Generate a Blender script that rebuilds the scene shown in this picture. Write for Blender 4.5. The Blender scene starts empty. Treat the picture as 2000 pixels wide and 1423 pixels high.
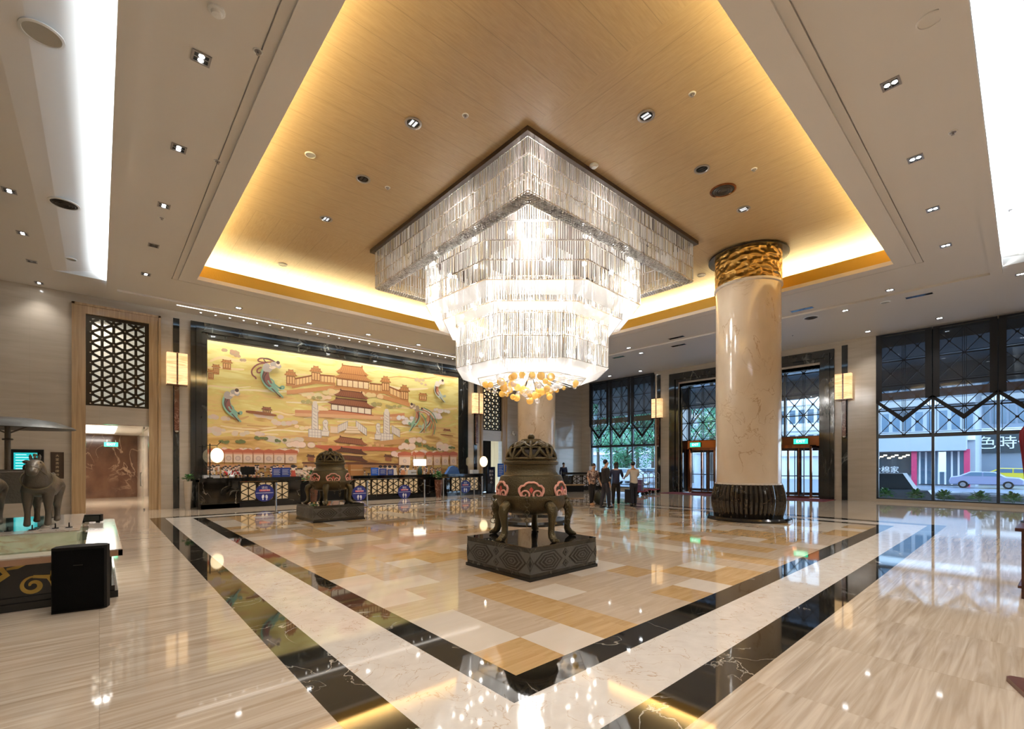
import bpy, bmesh, math, random
from mathutils import Vector, Matrix
PI = math.pi
C = bpy.context.scene.collection
SC = bpy.context.scene
random.seed(7)

# ------------------------------------------------------------------ camera
EYE, FPX, HX, HY = 1.6, 900.0, 1000.0, 906.0
FW, RT = (0.6671, 0.7449), (0.7449, -0.6671)      # forward / right in room axes
cam_d = bpy.data.cameras.new('camera')
cam = bpy.data.objects.new('camera', cam_d); C.objects.link(cam)
cam.location = (0, 0, EYE)
cam.rotation_euler = (PI/2, 0, math.atan2(FW[1], FW[0]) - PI/2)
cam_d.sensor_width = 36; cam_d.lens = FPX/2000*36
cam_d.shift_y = (HY-711.5)/2000; cam_d.clip_start = .05; cam_d.clip_end = 400
SC.camera = cam
SC.view_settings.view_transform = 'Standard'; SC.view_settings.look = 'None'
SC.view_settings.gamma = 1; SC.view_settings.exposure = 1.14
SC.view_settings.use_curve_mapping = False
SC.cycles.max_bounces = 10; SC.cycles.diffuse_bounces = 4; SC.cycles.glossy_bounces = 4
SC.cycles.transmission_bounces = 6; SC.cycles.transparent_max_bounces = 24
SC.cycles.sample_clamp_indirect = 4.0; SC.cycles.use_denoising = True
SC.cycles.caustics_reflective = False; SC.cycles.caustics_refractive = False

# ------------------------------------------------------------------ daylight
w = bpy.data.worlds.new('world'); SC.world = w; w.use_nodes = True
bg = w.node_tree.nodes['Background']
tc = w.node_tree.nodes.new('ShaderNodeTexCoord'); sp = w.node_tree.nodes.new('ShaderNodeSeparateXYZ')
rp = w.node_tree.nodes.new('ShaderNodeValToRGB')
w.node_tree.links.new(tc.outputs['Generated'], sp.inputs[0]); w.node_tree.links.new(sp.outputs['Z'], rp.inputs[0])
rp.color_ramp.elements[0].color = (.52, .75, 1, 1); rp.color_ramp.elements[1].color = (.36, .62, 1, 1)
w.node_tree.links.new(rp.outputs[0], bg.inputs[0]); bg.inputs[1].default_value = 2.7

def lamp(kind, loc, energy, col=(1, 1, 1), rot=(0, 0, 0), **k):
    d = bpy.data.lights.new(kind.lower()+'_light', kind); d.energy = energy; d.color = col
    for a, b in k.items(): setattr(d, a, b)
    o = bpy.data.objects.new(kind.lower()+'_light', d); C.objects.link(o)
    o.location = loc; o.rotation_euler = rot
    return o
WARM, COOL = (1, .83, .44), (.86, .94, 1)
# ceiling: band at 6.92, outer ceiling 7.12, opening to upper wooden ceiling at 7.68
OX0, OX1, OY0, OY1 = 2.10, 15.72, 2.36, 15.93
BX0, BX1, BY0, BY1 = .16, 18.8, .44, 18.8
ZB, ZO, ZU, ZF = 6.92, 7.12, 7.68, 7.36
CX, CY = 8.95, 9.2
# warm strips lying in the gold cove, shining up
LW = OX1-OX0; LH = OY1-OY0; PW = 330
lamp('AREA', ((OX0+OX1)/2, OY1+.42, 7.3), PW, WARM, (PI, 0, 0), shape='RECTANGLE', size=LW, size_y=.1)
lamp('AREA', ((OX0+OX1)/2, OY0-.42, 7.3), PW, WARM, (PI, 0, 0), shape='RECTANGLE', size=LW, size_y=.1)
lamp('AREA', (OX1+.42, (OY0+OY1)/2, 7.3), PW, WARM, (PI, 0, 0), shape='RECTANGLE', size=.12, size_y=LH)
lamp('AREA', (OX0-.42, (OY0+OY1)/2, 7.3), PW, WARM, (PI, 0, 0), shape='RECTANGLE', size=.12, size_y=LH)
# cool strips on the outer edge of the dropped band
lamp('AREA', (BX0+.14, 6.7, 7.03), 420, COOL, (PI, math.radians(18), 0), shape='RECTANGLE', size=.12, size_y=23.5)
lamp('AREA', (9.4, BY0+.14, 7.03), 420, COOL, (PI-math.radians(18), 0, 0), shape='RECTANGLE', size=18.6, size_y=.12)
# chandelier glow
for r, z, e in ((0, 6.7, 90), (0, 5.7, 150), (0, 4.9, 80), (1.9, 6.4, 115), (1.91, 6.4, 115), (1.92, 6.4, 115), (1.93, 6.4, 115)):
    a_ = (r-1.9)*100*PI/2+.84 if r else 0
    lamp('POINT', (CX+r*math.cos(a_), CY+r*math.sin(a_), z), e, (1, .98, .95), shadow_soft_size=.35)

# ------------------------------------------------------------------ pixel -> place
def ray(px, py):
    t = (px-HX)/FPX; return (FW[0]+RT[0]*t, FW[1]+RT[1]*t, (HY-py)/FPX)
def G(px, py, z=0.0):
    r = ray(px, py); d = (z-EYE)/r[2]; return (r[0]*d, r[1]*d)
def WY(px, py, Y):
    r = ray(px, py); d = Y/r[1]; return (r[0]*d, EYE+r[2]*d)
def WX(px, py, X):
    r = ray(px, py); d = X/r[0]; return (r[1]*d, EYE+r[2]*d)

# ------------------------------------------------------------------ materials
def newmat(n):
    m = bpy.data.materials.new(n); m.use_nodes = True
    return m, m.node_tree.nodes, m.node_tree.links, m.node_tree.nodes['Principled BSDF']
MATS = {}
def M(n, col=(.5, .5, .5), rough=.5, metal=0, ior=1.5, emit=None, es=0, bump=0, bscale=20, coat=0, alpha=1, trans=0):
    if n in MATS: return MATS[n]
    m, N, L, b = newmat(n)
    b.inputs['Base Color'].default_value = (*col, 1); b.inputs['Roughness'].default_value = rough
    b.inputs['Metallic'].default_value = metal; b.inputs['IOR'].default_value = ior
    b.inputs['Coat Weight'].default_value = coat; b.inputs['Alpha'].default_value = alpha
    b.inputs['Transmission Weight'].default_value = trans
    if emit: b.inputs['Emission Color'].default_value = (*emit, 1); b.inputs['Emission Strength'].default_value = es
    # every surface gets a little procedural variation of its own
    t = N.new('ShaderNodeTexCoord'); nz = N.new('ShaderNodeTexNoise'); nz.inputs['Scale'].default_value = bscale
    L.new(t.outputs['Object'], nz.inputs['Vector'])
    if bump:
        bp = N.new('ShaderNodeBump'); bp.inputs['Strength'].default_value = bump; bp.inputs['Distance'].default_value = .02
        L.new(nz.outputs['Fac'], bp.inputs['Height']); L.new(bp.outputs[0], b.inputs['Normal'])
    mr = N.new('ShaderNodeMapRange'); mr.inputs[3].default_value = max(0, rough-.03); mr.inputs[4].default_value = min(1, rough+.03)
    L.new(nz.outputs['Fac'], mr.inputs[0]); L.new(mr.outputs[0], b.inputs['Roughness'])
    MATS[n] = m; return m
def ramp(N, stops):
    r = N.new('ShaderNodeValToRGB'); e = r.color_ramp.elements
    while len(e) < len(stops): e.new(.5)
    for k, (p, c) in enumerate(stops): e[k].position = p; e[k].color = (*c, 1)
    return r
def vein(n, base, veins, rough=.05, ior=1.6, scale=1.2, width=.012, base2=None, stretch=(1, 1, 1), mask=.5, coat=0):
    """marble: thin contour veins over a softly clouded base"""
    m, N, L, b = newmat(n); b.inputs['Roughness'].default_value = rough; b.inputs['IOR'].default_value = ior
    t = N.new('ShaderNodeTexCoord'); mp = N.new('ShaderNodeMapping'); mp.inputs['Scale'].default_value = stretch
    L.new(t.outputs['Object'], mp.inputs[0])
    a = N.new('ShaderNodeTexNoise'); a.inputs['Scale'].default_value = scale; a.inputs['Detail'].default_value = 7; a.inputs['Distortion'].default_value = 1.2
    L.new(mp.outputs[0], a.inputs['Vector'])
    r = ramp(N, [(.5-width*2, (0, 0, 0)), (.5, (1, 1, 1)), (.5+width*2, (0, 0, 0))]); L.new(a.outputs['Fac'], r.inputs[0])
    k = N.new('ShaderNodeTexNoise'); k.inputs['Scale'].default_value = scale*.8; L.new(mp.outputs[0], k.inputs['Vector'])
    kr = ramp(N, [(mask-.05, (0, 0, 0)), (mask+.12, (1, 1, 1))]); L.new(k.outputs['Fac'], kr.inputs[0])
    mu = N.new('ShaderNodeMath'); mu.operation = 'MULTIPLY'; L.new(r.outputs[0], mu.inputs[0]); L.new(kr.outputs[0], mu.inputs[1])
    c = N.new('ShaderNodeTexNoise'); c.inputs['Scale'].default_value = scale*1.7; c.inputs['Detail'].default_value = 4; L.new(mp.outputs[0], c.inputs['Vector'])
    cr = ramp(N, [(.3, base), (.7, base2 or base)]); L.new(c.outputs['Fac'], cr.inputs[0])
    mx = N.new('ShaderNodeMix'); mx.data_type = 'RGBA'; L.new(mu.outputs[0], mx.inputs[0])
    L.new(cr.outputs[0], mx.inputs[6]); mx.inputs[7].default_value = (*veins, 1)
    L.new(mx.outputs[2], b.inputs['Base Color']); b.inputs['Coat Weight'].default_value = coat
    MATS[n] = m; return m
def grain(n, c1, c2, rough=.3, ior=1.5, stretch=(.5, 8, 8), scale=2, joints=None, dist=.6, coat=0, metal=0, slab=None):
    """long parallel streaks; joints=(axis u, width u, axis v, width v) adds dark slab joints"""
    m, N, L, b = newmat(n); b.inputs['Roughness'].default_value = rough; b.inputs['IOR'].default_value = ior
    b.inputs['Coat Weight'].default_value = coat; b.inputs['Metallic'].default_value = metal
    t = N.new('ShaderNodeTexCoord'); mp = N.new('ShaderNodeMapping'); mp.inputs['Scale'].default_value = stretch
    L.new(t.outputs['Object'], mp.inputs[0])
    a = N.new('ShaderNodeTexNoise'); a.inputs['Scale'].default_value = scale; a.inputs['Detail'].default_value = 8; a.inputs['Distortion'].default_value = dist
    src = mp.outputs[0]
    if slab:      # every slab is cut from another place of the stone
        sn = N.new('ShaderNodeVectorMath'); sn.operation = 'SNAP'; sn.inputs[1].default_value = (*slab, 50); of = N.new('ShaderNodeVectorMath'); of.operation = 'ADD'; of.inputs[1].default_value = (slab[0]*10, slab[1]*10, 25)
        L.new(t.outputs['Object'], of.inputs[0]); L.new(of.outputs[0], sn.inputs[0])
        wn = N.new('ShaderNodeTexWhiteNoise'); L.new(sn.outputs[0], wn.inputs['Vector']); sc = N.new('ShaderNodeVectorMath'); sc.operation = 'SCALE'; sc.inputs['Scale'].default_value = 9
        L.new(wn.outputs['Color'], sc.inputs[0]); ad = N.new('ShaderNodeVectorMath'); ad.operation = 'ADD'; L.new(src, ad.inputs[0]); L.new(sc.outputs[0], ad.inputs[1]); src = ad.outputs[0]
    L.new(src, a.inputs['Vector'])
    r = ramp(N, [(.32, c1), (.68, c2)]); L.new(a.outputs['Fac'], r.inputs[0]); out = r.outputs[0]
    if joints:
        s = N.new('ShaderNodeSeparateXYZ'); L.new(t.outputs['Object'], s.inputs[0]); acc = None
        for ax, wd, lw, dark in joints:
            q = N.new('ShaderNodeMath'); q.operation = 'PINGPONG'; q.inputs[1].default_value = wd/2; L.new(s.outputs[ax], q.inputs[0])
            g = N.new('ShaderNodeMath'); g.operation = 'LESS_THAN'; g.inputs[1].default_value = lw; L.new(q.outputs[0], g.inputs[0])
            k = N.new('ShaderNodeMath'); k.operation = 'MULTIPLY'; k.inputs[1].default_value = dark; L.new(g.outputs[0], k.inputs[0])
            if acc:
                mxm = N.new('ShaderNodeMath'); mxm.operation = 'MAXIMUM'; L.new(acc, mxm.inputs[0]); L.new(k.outputs[0], mxm.inputs[1]); acc = mxm.outputs[0]
            else: acc = k.outputs[0]
        mx = N.new('ShaderNodeMix'); mx.data_type = 'RGBA'; L.new(acc, mx.inputs[0]); L.new(out, mx.inputs[6])
        mx.inputs[7].default_value = (c1[0]*.3, c1[1]*.3, c1[2]*.3, 1); out = mx.outputs[2]
    L.new(out, b.inputs['Base Color']); MATS[n] = m; return m
def sheer(n, col, tr, rough=.6, glossy=False, transl=0.0):
    """thin see-through sheet: transparent mixed with diffuse/glossy/translucent"""
    m, N, L, b = newmat(n); N.remove(b); out = N['Material Output']
    t = N.new('ShaderNodeBsdfTransparent')
    d = N.new('ShaderNodeBsdfGlossy' if glossy else 'ShaderNodeBsdfDiffuse'); d.inputs[0].default_value = (*col, 1)
    d.inputs[1].default_value = rough
    src = d.outputs[0]
    if transl:
        tl = N.new('ShaderNodeBsdfTranslucent'); tl.inputs[0].default_value = (*col, 1)
        x = N.new('ShaderNodeMixShader'); x.inputs[0].default_value = transl; L.new(src, x.inputs[1]); L.new(tl.outputs[0], x.inputs[2]); src = x.outputs[0]
    x = N.new('ShaderNodeMixShader'); x.inputs[0].default_value = 1-tr; L.new(t.outputs[0], x.inputs[1]); L.new(src, x.inputs[2])
    L.new(x.outputs[0], out.inputs[0]); MATS[n] = m; return m

BEIGE = grain('travertine_floor', (.39, .30, .21), (.60, .50, .39), .045, 1.75, (.5, 9, 1), 1.5, [('X', 2.4, .003, .25), ('Y', 1.2, .003, .25)], 1.3, slab=(1.2, 1.2))
T1 = grain('tile_beige', (.46, .35, .24), (.56, .44, .32), .045, 1.7, (.6, 9, 1), 1.6, dist=.9, slab=(.552, .547))
T2 = grain('tile_golden', (.44, .27, .11), (.56, .37, .18), .045, 1.7, (.6, 9, 1), 1.6, dist=.9, slab=(.552, .547))
T3 = grain('tile_cream', (.62, .53, .42), (.68, .59, .48), .045, 1.7, (.6, 3, 1), 1.2, dist=.3)
BLACKM = vein('black_marble', (.006, .006, .005), (.55, .5, .42), .035, 1.75, 1.1, .0035, (.018, .014, .009))
BLACKW = vein('dark_veined_marble', (.008, .009, .009), (.25, .25, .22), .06, 1.7, .9, .006, (.03, .03, .026), (1, 1, .35))
CREAM = vein('cream_marble', (.70, .64, .56), (.46, .32, .2), .045, 1.7, 3.4, .0045, (.62, .555, .48), (1, 1, 1), .40)
WALLM = grain('beige_wall_marble', (.47, .405, .32), (.54, .475, .385), .14, 1.5, (.6, .6, 5), 1.2, [('X', 1.6, .003, .18), ('Y', 1.6, .003, .18), ('Z', 1.2, .003, .18)], .5)
COLM = vein('column_marble', (.66, .56, .43), (.42, .30, .19), .08, 1.55, 1.5, .0045, (.59, .48, .35), (1, .6, .5), .46)
SURR = grain('golden_stone_surround', (.38, .245, .125), (.54, .38, .21), .2, 1.5, (14, 14, .5), 1.2)
PAINT = M('ceiling_paint', (.73, .70, .66), .55)
WOODX = grain('ceiling_wood_panel_along_x', (.42, .295, .155), (.48, .345, .19), .45, 1.45, (1.5, 14, 1), 2.5, [('Y', .56, .005, .35)])
WOODY = grain('ceiling_wood_panel_along_y', (.42, .295, .155), (.48, .345, .19), .45, 1.45, (14, 1.5, 1), 2.5, [('X', .56, .005, .35)])
GOLDF = M('gold_leaf_fascia', (.55, .36, .07), .35, .55, bump=.3, bscale=40)
GOLDC = M('hammered_gold', (.55, .33, .09), .3, .8, bump=1, bscale=7)
BLK = M('black_gloss', (.01, .01, .01), .12)
BLKM = M('black_matt', (.010, .009, .008), .6, ior=1.25)
DARKB = M('dark_bronze_lattice', (.035, .024, .012), .35, .6)
BRONZE = M('aged_bronze', (.095, .074, .036), .4, .7, bump=.55, bscale=55)
BRONZE2 = M('horse_bronze', (.13, .11, .085), .4, .6, bump=.3, bscale=30)
COPPER = M('polished_copper', (.36, .14, .06), .12, .95)
CHROME = M('brushed_steel', (.6, .6, .6), .22, 1)
WHITE = M('white_paint', (.8, .8, .78), .4)
_m, _N, _L, _b = GOLDC, GOLDC.node_tree.nodes, GOLDC.node_tree.links, GOLDC.node_tree.nodes['Principled BSDF']
_v = _N.new('ShaderNodeTexVoronoi'); _v.feature = 'SMOOTH_F1'; _v.inputs['Scale'].default_value = 5.5; _mp = _N.new('ShaderNodeMapping'); _mp.inputs['Scale'].default_value = (1, 1, 1.6)
_L.new(_N['Texture Coordinate'].outputs['Object'], _mp.inputs[0]); _L.new(_mp.outputs[0], _v.inputs['Vector']); _bp = _N.new('ShaderNodeBump'); _bp.inputs['Distance'].default_value = .16; _L.new(_v.outputs['Distance'], _bp.inputs['Height']); _L.new(_bp.outputs[0], _b.inputs['Normal'])
GLASS = sheer('window_glass', (.8, .9, 1), .93, .02, True)
LAMPC = M('cool_lamp', (1, 1, 1), .5, emit=(.95, .98, 1), es=28)
BULB = M('bulb', (1, 1, 1), .5, emit=(1, .96, .9), es=20)
DARKL = M('unlit_lamp', (.02, .02, .02), .3)

# ------------------------------------------------------------------ mesh helpers
class MB:
    def __init__(s): s.v = []; s.f = []; s.mi = []; s.cur = 0; s.cols = None
    def add(s, vs, fs):
        o = len(s.v); s.v += [tuple(p) for p in vs]; s.f += [[i+o for i in f] for f in fs]; s.mi += [s.cur]*len(fs); return s
    def box(s, x0, y0, z0, x1, y1, z1):
        v = [(x, y, z) for z in (z0, z1) for y in (y0, y1) for x in (x0, x1)]
        return s.add(v, [(0, 2, 3, 1), (4, 5, 7, 6), (0, 1, 5, 4), (2, 6, 7, 3), (0, 4, 6, 2), (1, 3, 7, 5)])
    def cbox(s, c, d): return s.box(c[0]-d[0]/2, c[1]-d[1]/2, c[2]-d[2]/2, c[0]+d[0]/2, c[1]+d[1]/2, c[2]+d[2]/2)
    def disk(s, c, r, n=24): return s.add([(c[0]+r*math.cos(2*PI*k/n), c[1]+r*math.sin(2*PI*k/n), c[2]) for k in range(n)], [tuple(range(n))])
    def quad(s, a, b, c, d): return s.add([a, b, c, d], [(0, 1, 2, 3)])
    def tube(s, pts, r, n=8, cap=True, r2=None):
        pts = [Vector(p) for p in pts]; k = len(pts); vs = []; up = None
        for i, p in enumerate(pts):
            d = (pts[min(i+1, k-1)]-pts[max(i-1, 0)]).normalized()
            if up is None: up = Vector((0, 0, 1)) if abs(d.z) < .9 else Vector((1, 0, 0))
            a = d.cross(up).normalized(); b = a.cross(d).normalized(); up = b
            rr = r[i] if isinstance(r, (list, tuple)) else r
            for j in range(n):
                t = 2*PI*(j+.5)/n; vs.append(p+a*math.cos(t)*rr+b*math.sin(t)*rr)
        fs = [(i*n+j, i*n+(j+1) % n, (i+1)*n+(j+1) % n, (i+1)*n+j) for i in range(k-1) for j in range(n)]
        if cap: fs += [tuple(range(n))[::-1], tuple(range((k-1)*n, k*n))]
        return s.add(vs, fs)
    def lathe(s, prof, c=(0, 0, 0), n=32, fl=None, axis=None):
        """prof: (r, z) list; fl(angle, z) multiplies the radius"""
        vs = []
        for r, z in prof:
            for j in range(n):
                t = 2*PI*j/n; q = r*(fl(t, z) if fl else 1); vs.append((c[0]+q*math.cos(t), c[1]+q*math.sin(t), c[2]+z))
        k = len(prof); fs = [(i*n+j, i*n+(j+1) % n, (i+1)*n+(j+1) % n, (i+1)*n+j) for i in range(k-1) for j in range(n)]
        if prof[0][0] > 1e-4: fs.append(tuple(range(n))[::-1])
        if prof[-1][0] > 1e-4: fs.append(tuple(range((k-1)*n, k*n)))
        return s.add(vs, fs)
    def ball(s, c, r, n=10, m=6, sc=(1, 1, 1)):
        vs = [(c[0], c[1], c[2]-r*sc[2])]; fs = []
        for i in range(1, m):
            a = PI*i/m
            for j in range(n):
                t = 2*PI*j/n; vs.append((c[0]+r*sc[0]*math.sin(a)*math.cos(t), c[1]+r*sc[1]*math.sin(a)*math.sin(t), c[2]-r*sc[2]*math.cos(a)))
        vs.append((c[0], c[1], c[2]+r*sc[2])); e = len(vs)-1
        for j in range(n):
            fs.append((0, 1+(j+1) % n, 1+j)); fs.append((e, e-n+j, e-n+(j+1) % n))
            for i in range(m-2): fs.append((1+i*n+j, 1+i*n+(j+1) % n, 1+(i+1)*n+(j+1) % n, 1+(i+1)*n+j))
        return s.add(vs, fs)
    def prism(s, poly, o, u, v, d):
        """polygon in the (u, v) plane at origin o, extruded by vector d"""
        o, u, v, d = map(Vector, (o, u, v, d)); n = len(poly)
        a = [o+u*p[0]+v*p[1] for p in poly]; b = [p+d for p in a]
        return s.add(a+b, [tuple(range(n))[::-1], tuple(range(n, 2*n))]+[(i, (i+1) % n, n+(i+1) % n, n+i) for i in range(n)])
    def ring(s, c, R, r, nrm=(0, 0, 1), n=16, m=6, sx=1, sy=1):
        nv = Vector(nrm).normalized(); a = nv.orthogonal().normalized(); b = nv.cross(a)
        pts = [Vector(c)+a*math.cos(2*PI*i/n)*R*sx+b*math.sin(2*PI*i/n)*R*sy for i in range(n)]
        vs = []; fs = []
        for i, p in enumerate(pts):
            o = (p-Vector(c)).normalized()
            for j in range(m): t = 2*PI*j/m; vs.append(p+o*math.cos(t)*r+nv*math.sin(t)*r)
        for i in range(n):
            for j in range(m): fs.append((i*m+j, ((i+1) % n)*m+j, ((i+1) % n)*m+(j+1) % m, i*m+(j+1) % m))
        return s.add(vs, fs)
    def build(s, name, mats, parent=None, smooth=False, **tags):
        me = bpy.data.meshes.new(name); me.from_pydata(s.v, [], s.f)
        for m in (mats if isinstance(mats, (list, tuple)) else [mats]): me.materials.append(m)
        me.polygons.foreach_set('material_index', s.mi)
        if s.cols:
            at = me.color_attributes.new('Col', 'FLOAT_COLOR', 'POINT')
            at.data.foreach_set('color', [x for c in s.cols for x in (*c, 1)])
        bm = bmesh.new(); bm.from_mesh(me); bmesh.ops.recalc_face_normals(bm, faces=bm.faces); bm.to_mesh(me); bm.free()
        if smooth:
            me.polygons.foreach_set('use_smooth', [True]*len(me.polygons))
            try: me.set_sharp_from_angle(angle=math.radians(38))
            except Exception: pass
        o = bpy.data.objects.new(name, me); C.objects.link(o)
        if parent: o.parent = parent
        return tag(o, **tags)
def tag(o, label=None, cat=None, group=None, kind=None):
    if label: o['label'] = label
    if cat: o['category'] = cat
    if group: o['group'] = group
    if kind: o['kind'] = kind
    return o
def thing(name, label, cat, loc=(0, 0, 0), rz=0, group=None, kind=None):
    o = bpy.data.objects.new(name, None); C.objects.link(o); o.location = loc; o.rotation_euler = (0, 0, rz)
    o.empty_display_size = .1
    return tag(o, label, cat, group, kind)
def B(name, mats, parent, *boxes, **k):
    m = MB()
    for b in boxes: m.box(*b)
    return m.build(name, mats, parent, **k)
def dup(root, loc=None, rz=None, label=None, group=None):
    def cp(o, par):
        c = o.copy(); C.objects.link(c)
        if par: c.parent = par
        for ch in o.children: cp(ch, c)
        return c
    r = cp(root, None)
    if loc is not None: r.location = loc
    if rz is not None: r.rotation_euler = (0, 0, rz)
    if label: r['label'] = label
    if group: r['group'] = group
    return r
def text(name, s, size, loc, rot, m, parent=None, depth=.002, align='CENTER'):
    cu = bpy.data.curves.new(name, 'FONT'); cu.body = s; cu.size = size; cu.extrude = depth; cu.align_x = align; cu.align_y = 'CENTER'
    cu.resolution_u = 2
    o = bpy.data.objects.new(name, cu); C.objects.link(o)
    dg = bpy.context.evaluated_depsgraph_get(); dg.update()
    me = bpy.data.meshes.new_from_object(o.evaluated_get(dg)); C.objects.unlink(o); bpy.data.objects.remove(o)
    me.materials.clear(); me.materials.append(m)
    q = bpy.data.objects.new(name, me); C.objects.link(q); q.location = loc; q.rotation_euler = rot
    if parent: q.parent = parent
    return q

# ------------------------------------------------------------------ floor
fl = MB()
def sheet(x0, y0, x1, y1, z=0): fl.quad((x0, y0, z), (x1, y0, z), (x1, y1, z), (x0, y1, z))
def ringfloor(x0, y0, x1, y1, X0, Y0, X1, Y1):
    sheet(X0, Y0, X1, y0); sheet(X0, y1, X1, Y1); sheet(X0, y0, x0, y1); sheet(x1, y0, X1, y1)
FX = [1.10, 1.45, 2.07, 2.35]; FY = [1.38, 1.72, 2.29, 2.58]
FX2 = [15.05, 15.35, 16.0, 16.4]; FY2 = [16.25, 16.5, 17.0, 17.3]
ringfloor(FX[0], FY[0], FX2[3], FY2[3], -9, -9, 24.8, 20.5)
fl.cur = 1; ringfloor(FX[1], FY[1], FX2[2], FY2[2], FX[0], FY[0], FX2[3], FY2[3])
fl.cur = 2; ringfloor(FX[2], FY[2], FX2[1], FY2[1], FX[1], FY[1], FX2[2], FY2[2])
fl.cur = 1; ringfloor(FX[3], FY[3], FX2[0], FY2[0], FX[2], FY[2], FX2[1], FY2[1])
nx, ny = 23, 25; rr = random.Random(5)
for i in range(nx):
    last = None
    for j in range(ny):
        a = FX[3]+(FX2[0]-FX[3])*i/nx; b = FX[3]+(FX2[0]-FX[3])*(i+1)/nx
        c = FY[3]+(FY2[0]-FY[3])*j/ny; d = FY[3]+(FY2[0]-FY[3])*(j+1)/ny
        k = rr.choices((3, 4, 5), (.45, .28, .27))[0]
        if rr.random() < .25 and last: k = last
        if i == 0 and j == 0: k = 4
        if (i, j) == (1, 1): k = 3
        if (i, j) == (1, 0): k = 5
        if (i, j) == (2, 0): k = 4
        last = k; fl.cur = k; sheet(a, c, b, d)
fl.build('floor', [BEIGE, BLACKM, CREAM, T1, T2, T3], kind='structure')

# ------------------------------------------------------------------ ceiling
ce = MB()
t = .06
def ringbox(mb, x0, y0, x1, y1, X0, Y0, X1, Y1, z0, z1):
    mb.box(X0, Y0, z0, X1, y0, z1); mb.box(X0, y1, z0, X1, Y1, z1); mb.box(X0, y0, z0, x0, y1, z1); mb.box(x1, y0, z0, X1, y1, z1)
ringbox(ce, OX0-.55, OY0-.55, OX1+.55, OY1+.55, BX0, BY0, BX1, BY1, ZB+.03, ZB+.1)    # field of the band
ringbox(ce, OX0-.4, OY0-.4, OX1+.4, OY1+.4, OX0-.53, OY0-.53, OX1+.53, OY1+.53, ZB+.03, ZB+.1)
ringbox(ce, OX0, OY0, OX1, OY1, OX0-.4, OY0-.4, OX1+.4, OY1+.4, ZB-.01, ZB+.1)          # lip round the opening
ringbox(ce, OX0-.53, OY0-.53, OX1+.53, OY1+.53, OX0-.55, OY0-.55, OX1+.55, OY1+.55, ZB+.07, ZB+.1)  # shadow groove
ringbox(ce, BX0+.24, BY0+.24, BX1-.24, BY1-.24, BX0, BY0, BX1, BY1, ZB-.03, ZB+.06)     # outer rim
ringbox(ce, OX0-.62, OY0-.62, OX1+.62, OY1+.62, OX0-.66, OY0-.66, OX1+.66, OY1+.66, ZB+.1, ZU)  # back of the warm trough
# outer ceiling, far sides flat
ce.box(BX1-.3, BY0, ZO, 25.0, 20.7, ZO+.08); ce.box(-9, BY1-.3, ZO, BX1-.3, 20.7, ZO+.08)
ce.box(BX1, -9, ZO, 25.0, BY0, ZO+.08)
# left and near sides: a curved bright channel then flat
prof = [(.45, 7.36), (-.06, 7.36), (-.30, 7.33), (-.55, 7.26), (-.85, 7.17), (-1.15, 7.125), (-1.4, ZO)]
def sweep(axis, a0, a1):
    for (u0, z0), (u1, z1) in zip(prof, prof[1:]):
        if axis == 'Y': ce.quad((BX0+u0, a0, z0), (BX0+u1, a0, z1), (BX0+u1, a1, z1), (BX0+u0, a1, z0))
        else: ce.quad((a0, BY0+u0, z0), (a0, BY0+u1, z1), (a1, BY0+u1, z1), (a1, BY0+u0, z0))
    poly = [(BX0 if axis == 'Y' else BY0, 0)]
sweep('Y', -9, BY1-.3); sweep('X', BX0+.45, BX1)
ce.box(-9, -9, ZO, BX0-1.4, BY1-.3, ZO+.08); ce.box(BX0-1.4, -9, ZO+.02, BX1, BY0-1.4, ZO+.08)
for c0, c1 in (((BX0-1.4, BY1-.3), (BX0+.45, BY1-.3)), ((BX1, BY0-1.4), (BX1, BY0+.45))):
    e_ = .006; c0 = (c0[0], c0[1]-e_) if c0[1] > 10 else (c0[0]-e_, c0[1]); c1 = (c1[0], c1[1]-e_) if c1[1] > 10 else (c1[0]-e_, c1[1])
    ce.quad((*c0, ZO), (*c1, ZO), (*c1, 7.36), (*c0, 7.36))
ceil = ce.build('ceiling', PAINT, kind='structure')
u = MB()
X0, X1, Y0, Y1 = OX0-.62, OX1+.62, OY0-.62, OY1+.62; a, b = CX-3.15, CX+3.15; c, d = CY-3.15, CY+3.15
def up(x0, y0, x1, y1, k): u.cur = k; u.quad((x0, y0, ZU), (x0, y1, ZU), (x1, y1, ZU), (x1, y0, ZU))
up(X0, Y0, a, d, 0); up(a, Y0, X1, c, 1); up(b, c, X1, Y1, 0); up(X0, d, b, Y1, 1); up(a, c, b, d, 0)
u.build('wood_panelling', [WOODX, WOODY], ceil)
g = MB(); ringbox(g, OX0, OY0, OX1, OY1, OX0-.05, OY0-.05, OX1+.05, OY1+.05, ZB+.1, ZF); g.build('gold_fascia', GOLDF, ceil)
l_ = MB()
for q in ((OX0, OY1+.3, OX1, OY1+.3), (OX0, OY0-.3, OX1, OY0-.3), (OX1+.3, OY0, OX1+.3, OY1), (OX0-.3, OY0, OX0-.3, OY1)):
    l_.box(q[0]-.06, q[1]-.06, 7.02, q[2]+.06, q[3]+.06, 7.10)
l_.build('cove_light_strip', M('warm_strip', (1, .8, .5), .5, emit=(1, .65, .25), es=4), ceil)
sl = MB(); p0, p1 = WY(345, 603, 19.6), WY(905, 706, 19.6)
sl.box(2.0, 19.55, ZO-.01, 15.2, 19.68, ZO+.0)
sl.build('slot_light', M('slot_lamp', (1, 1, 1), .5, emit=(1, .93, .85), es=1.3), ceil)

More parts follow.
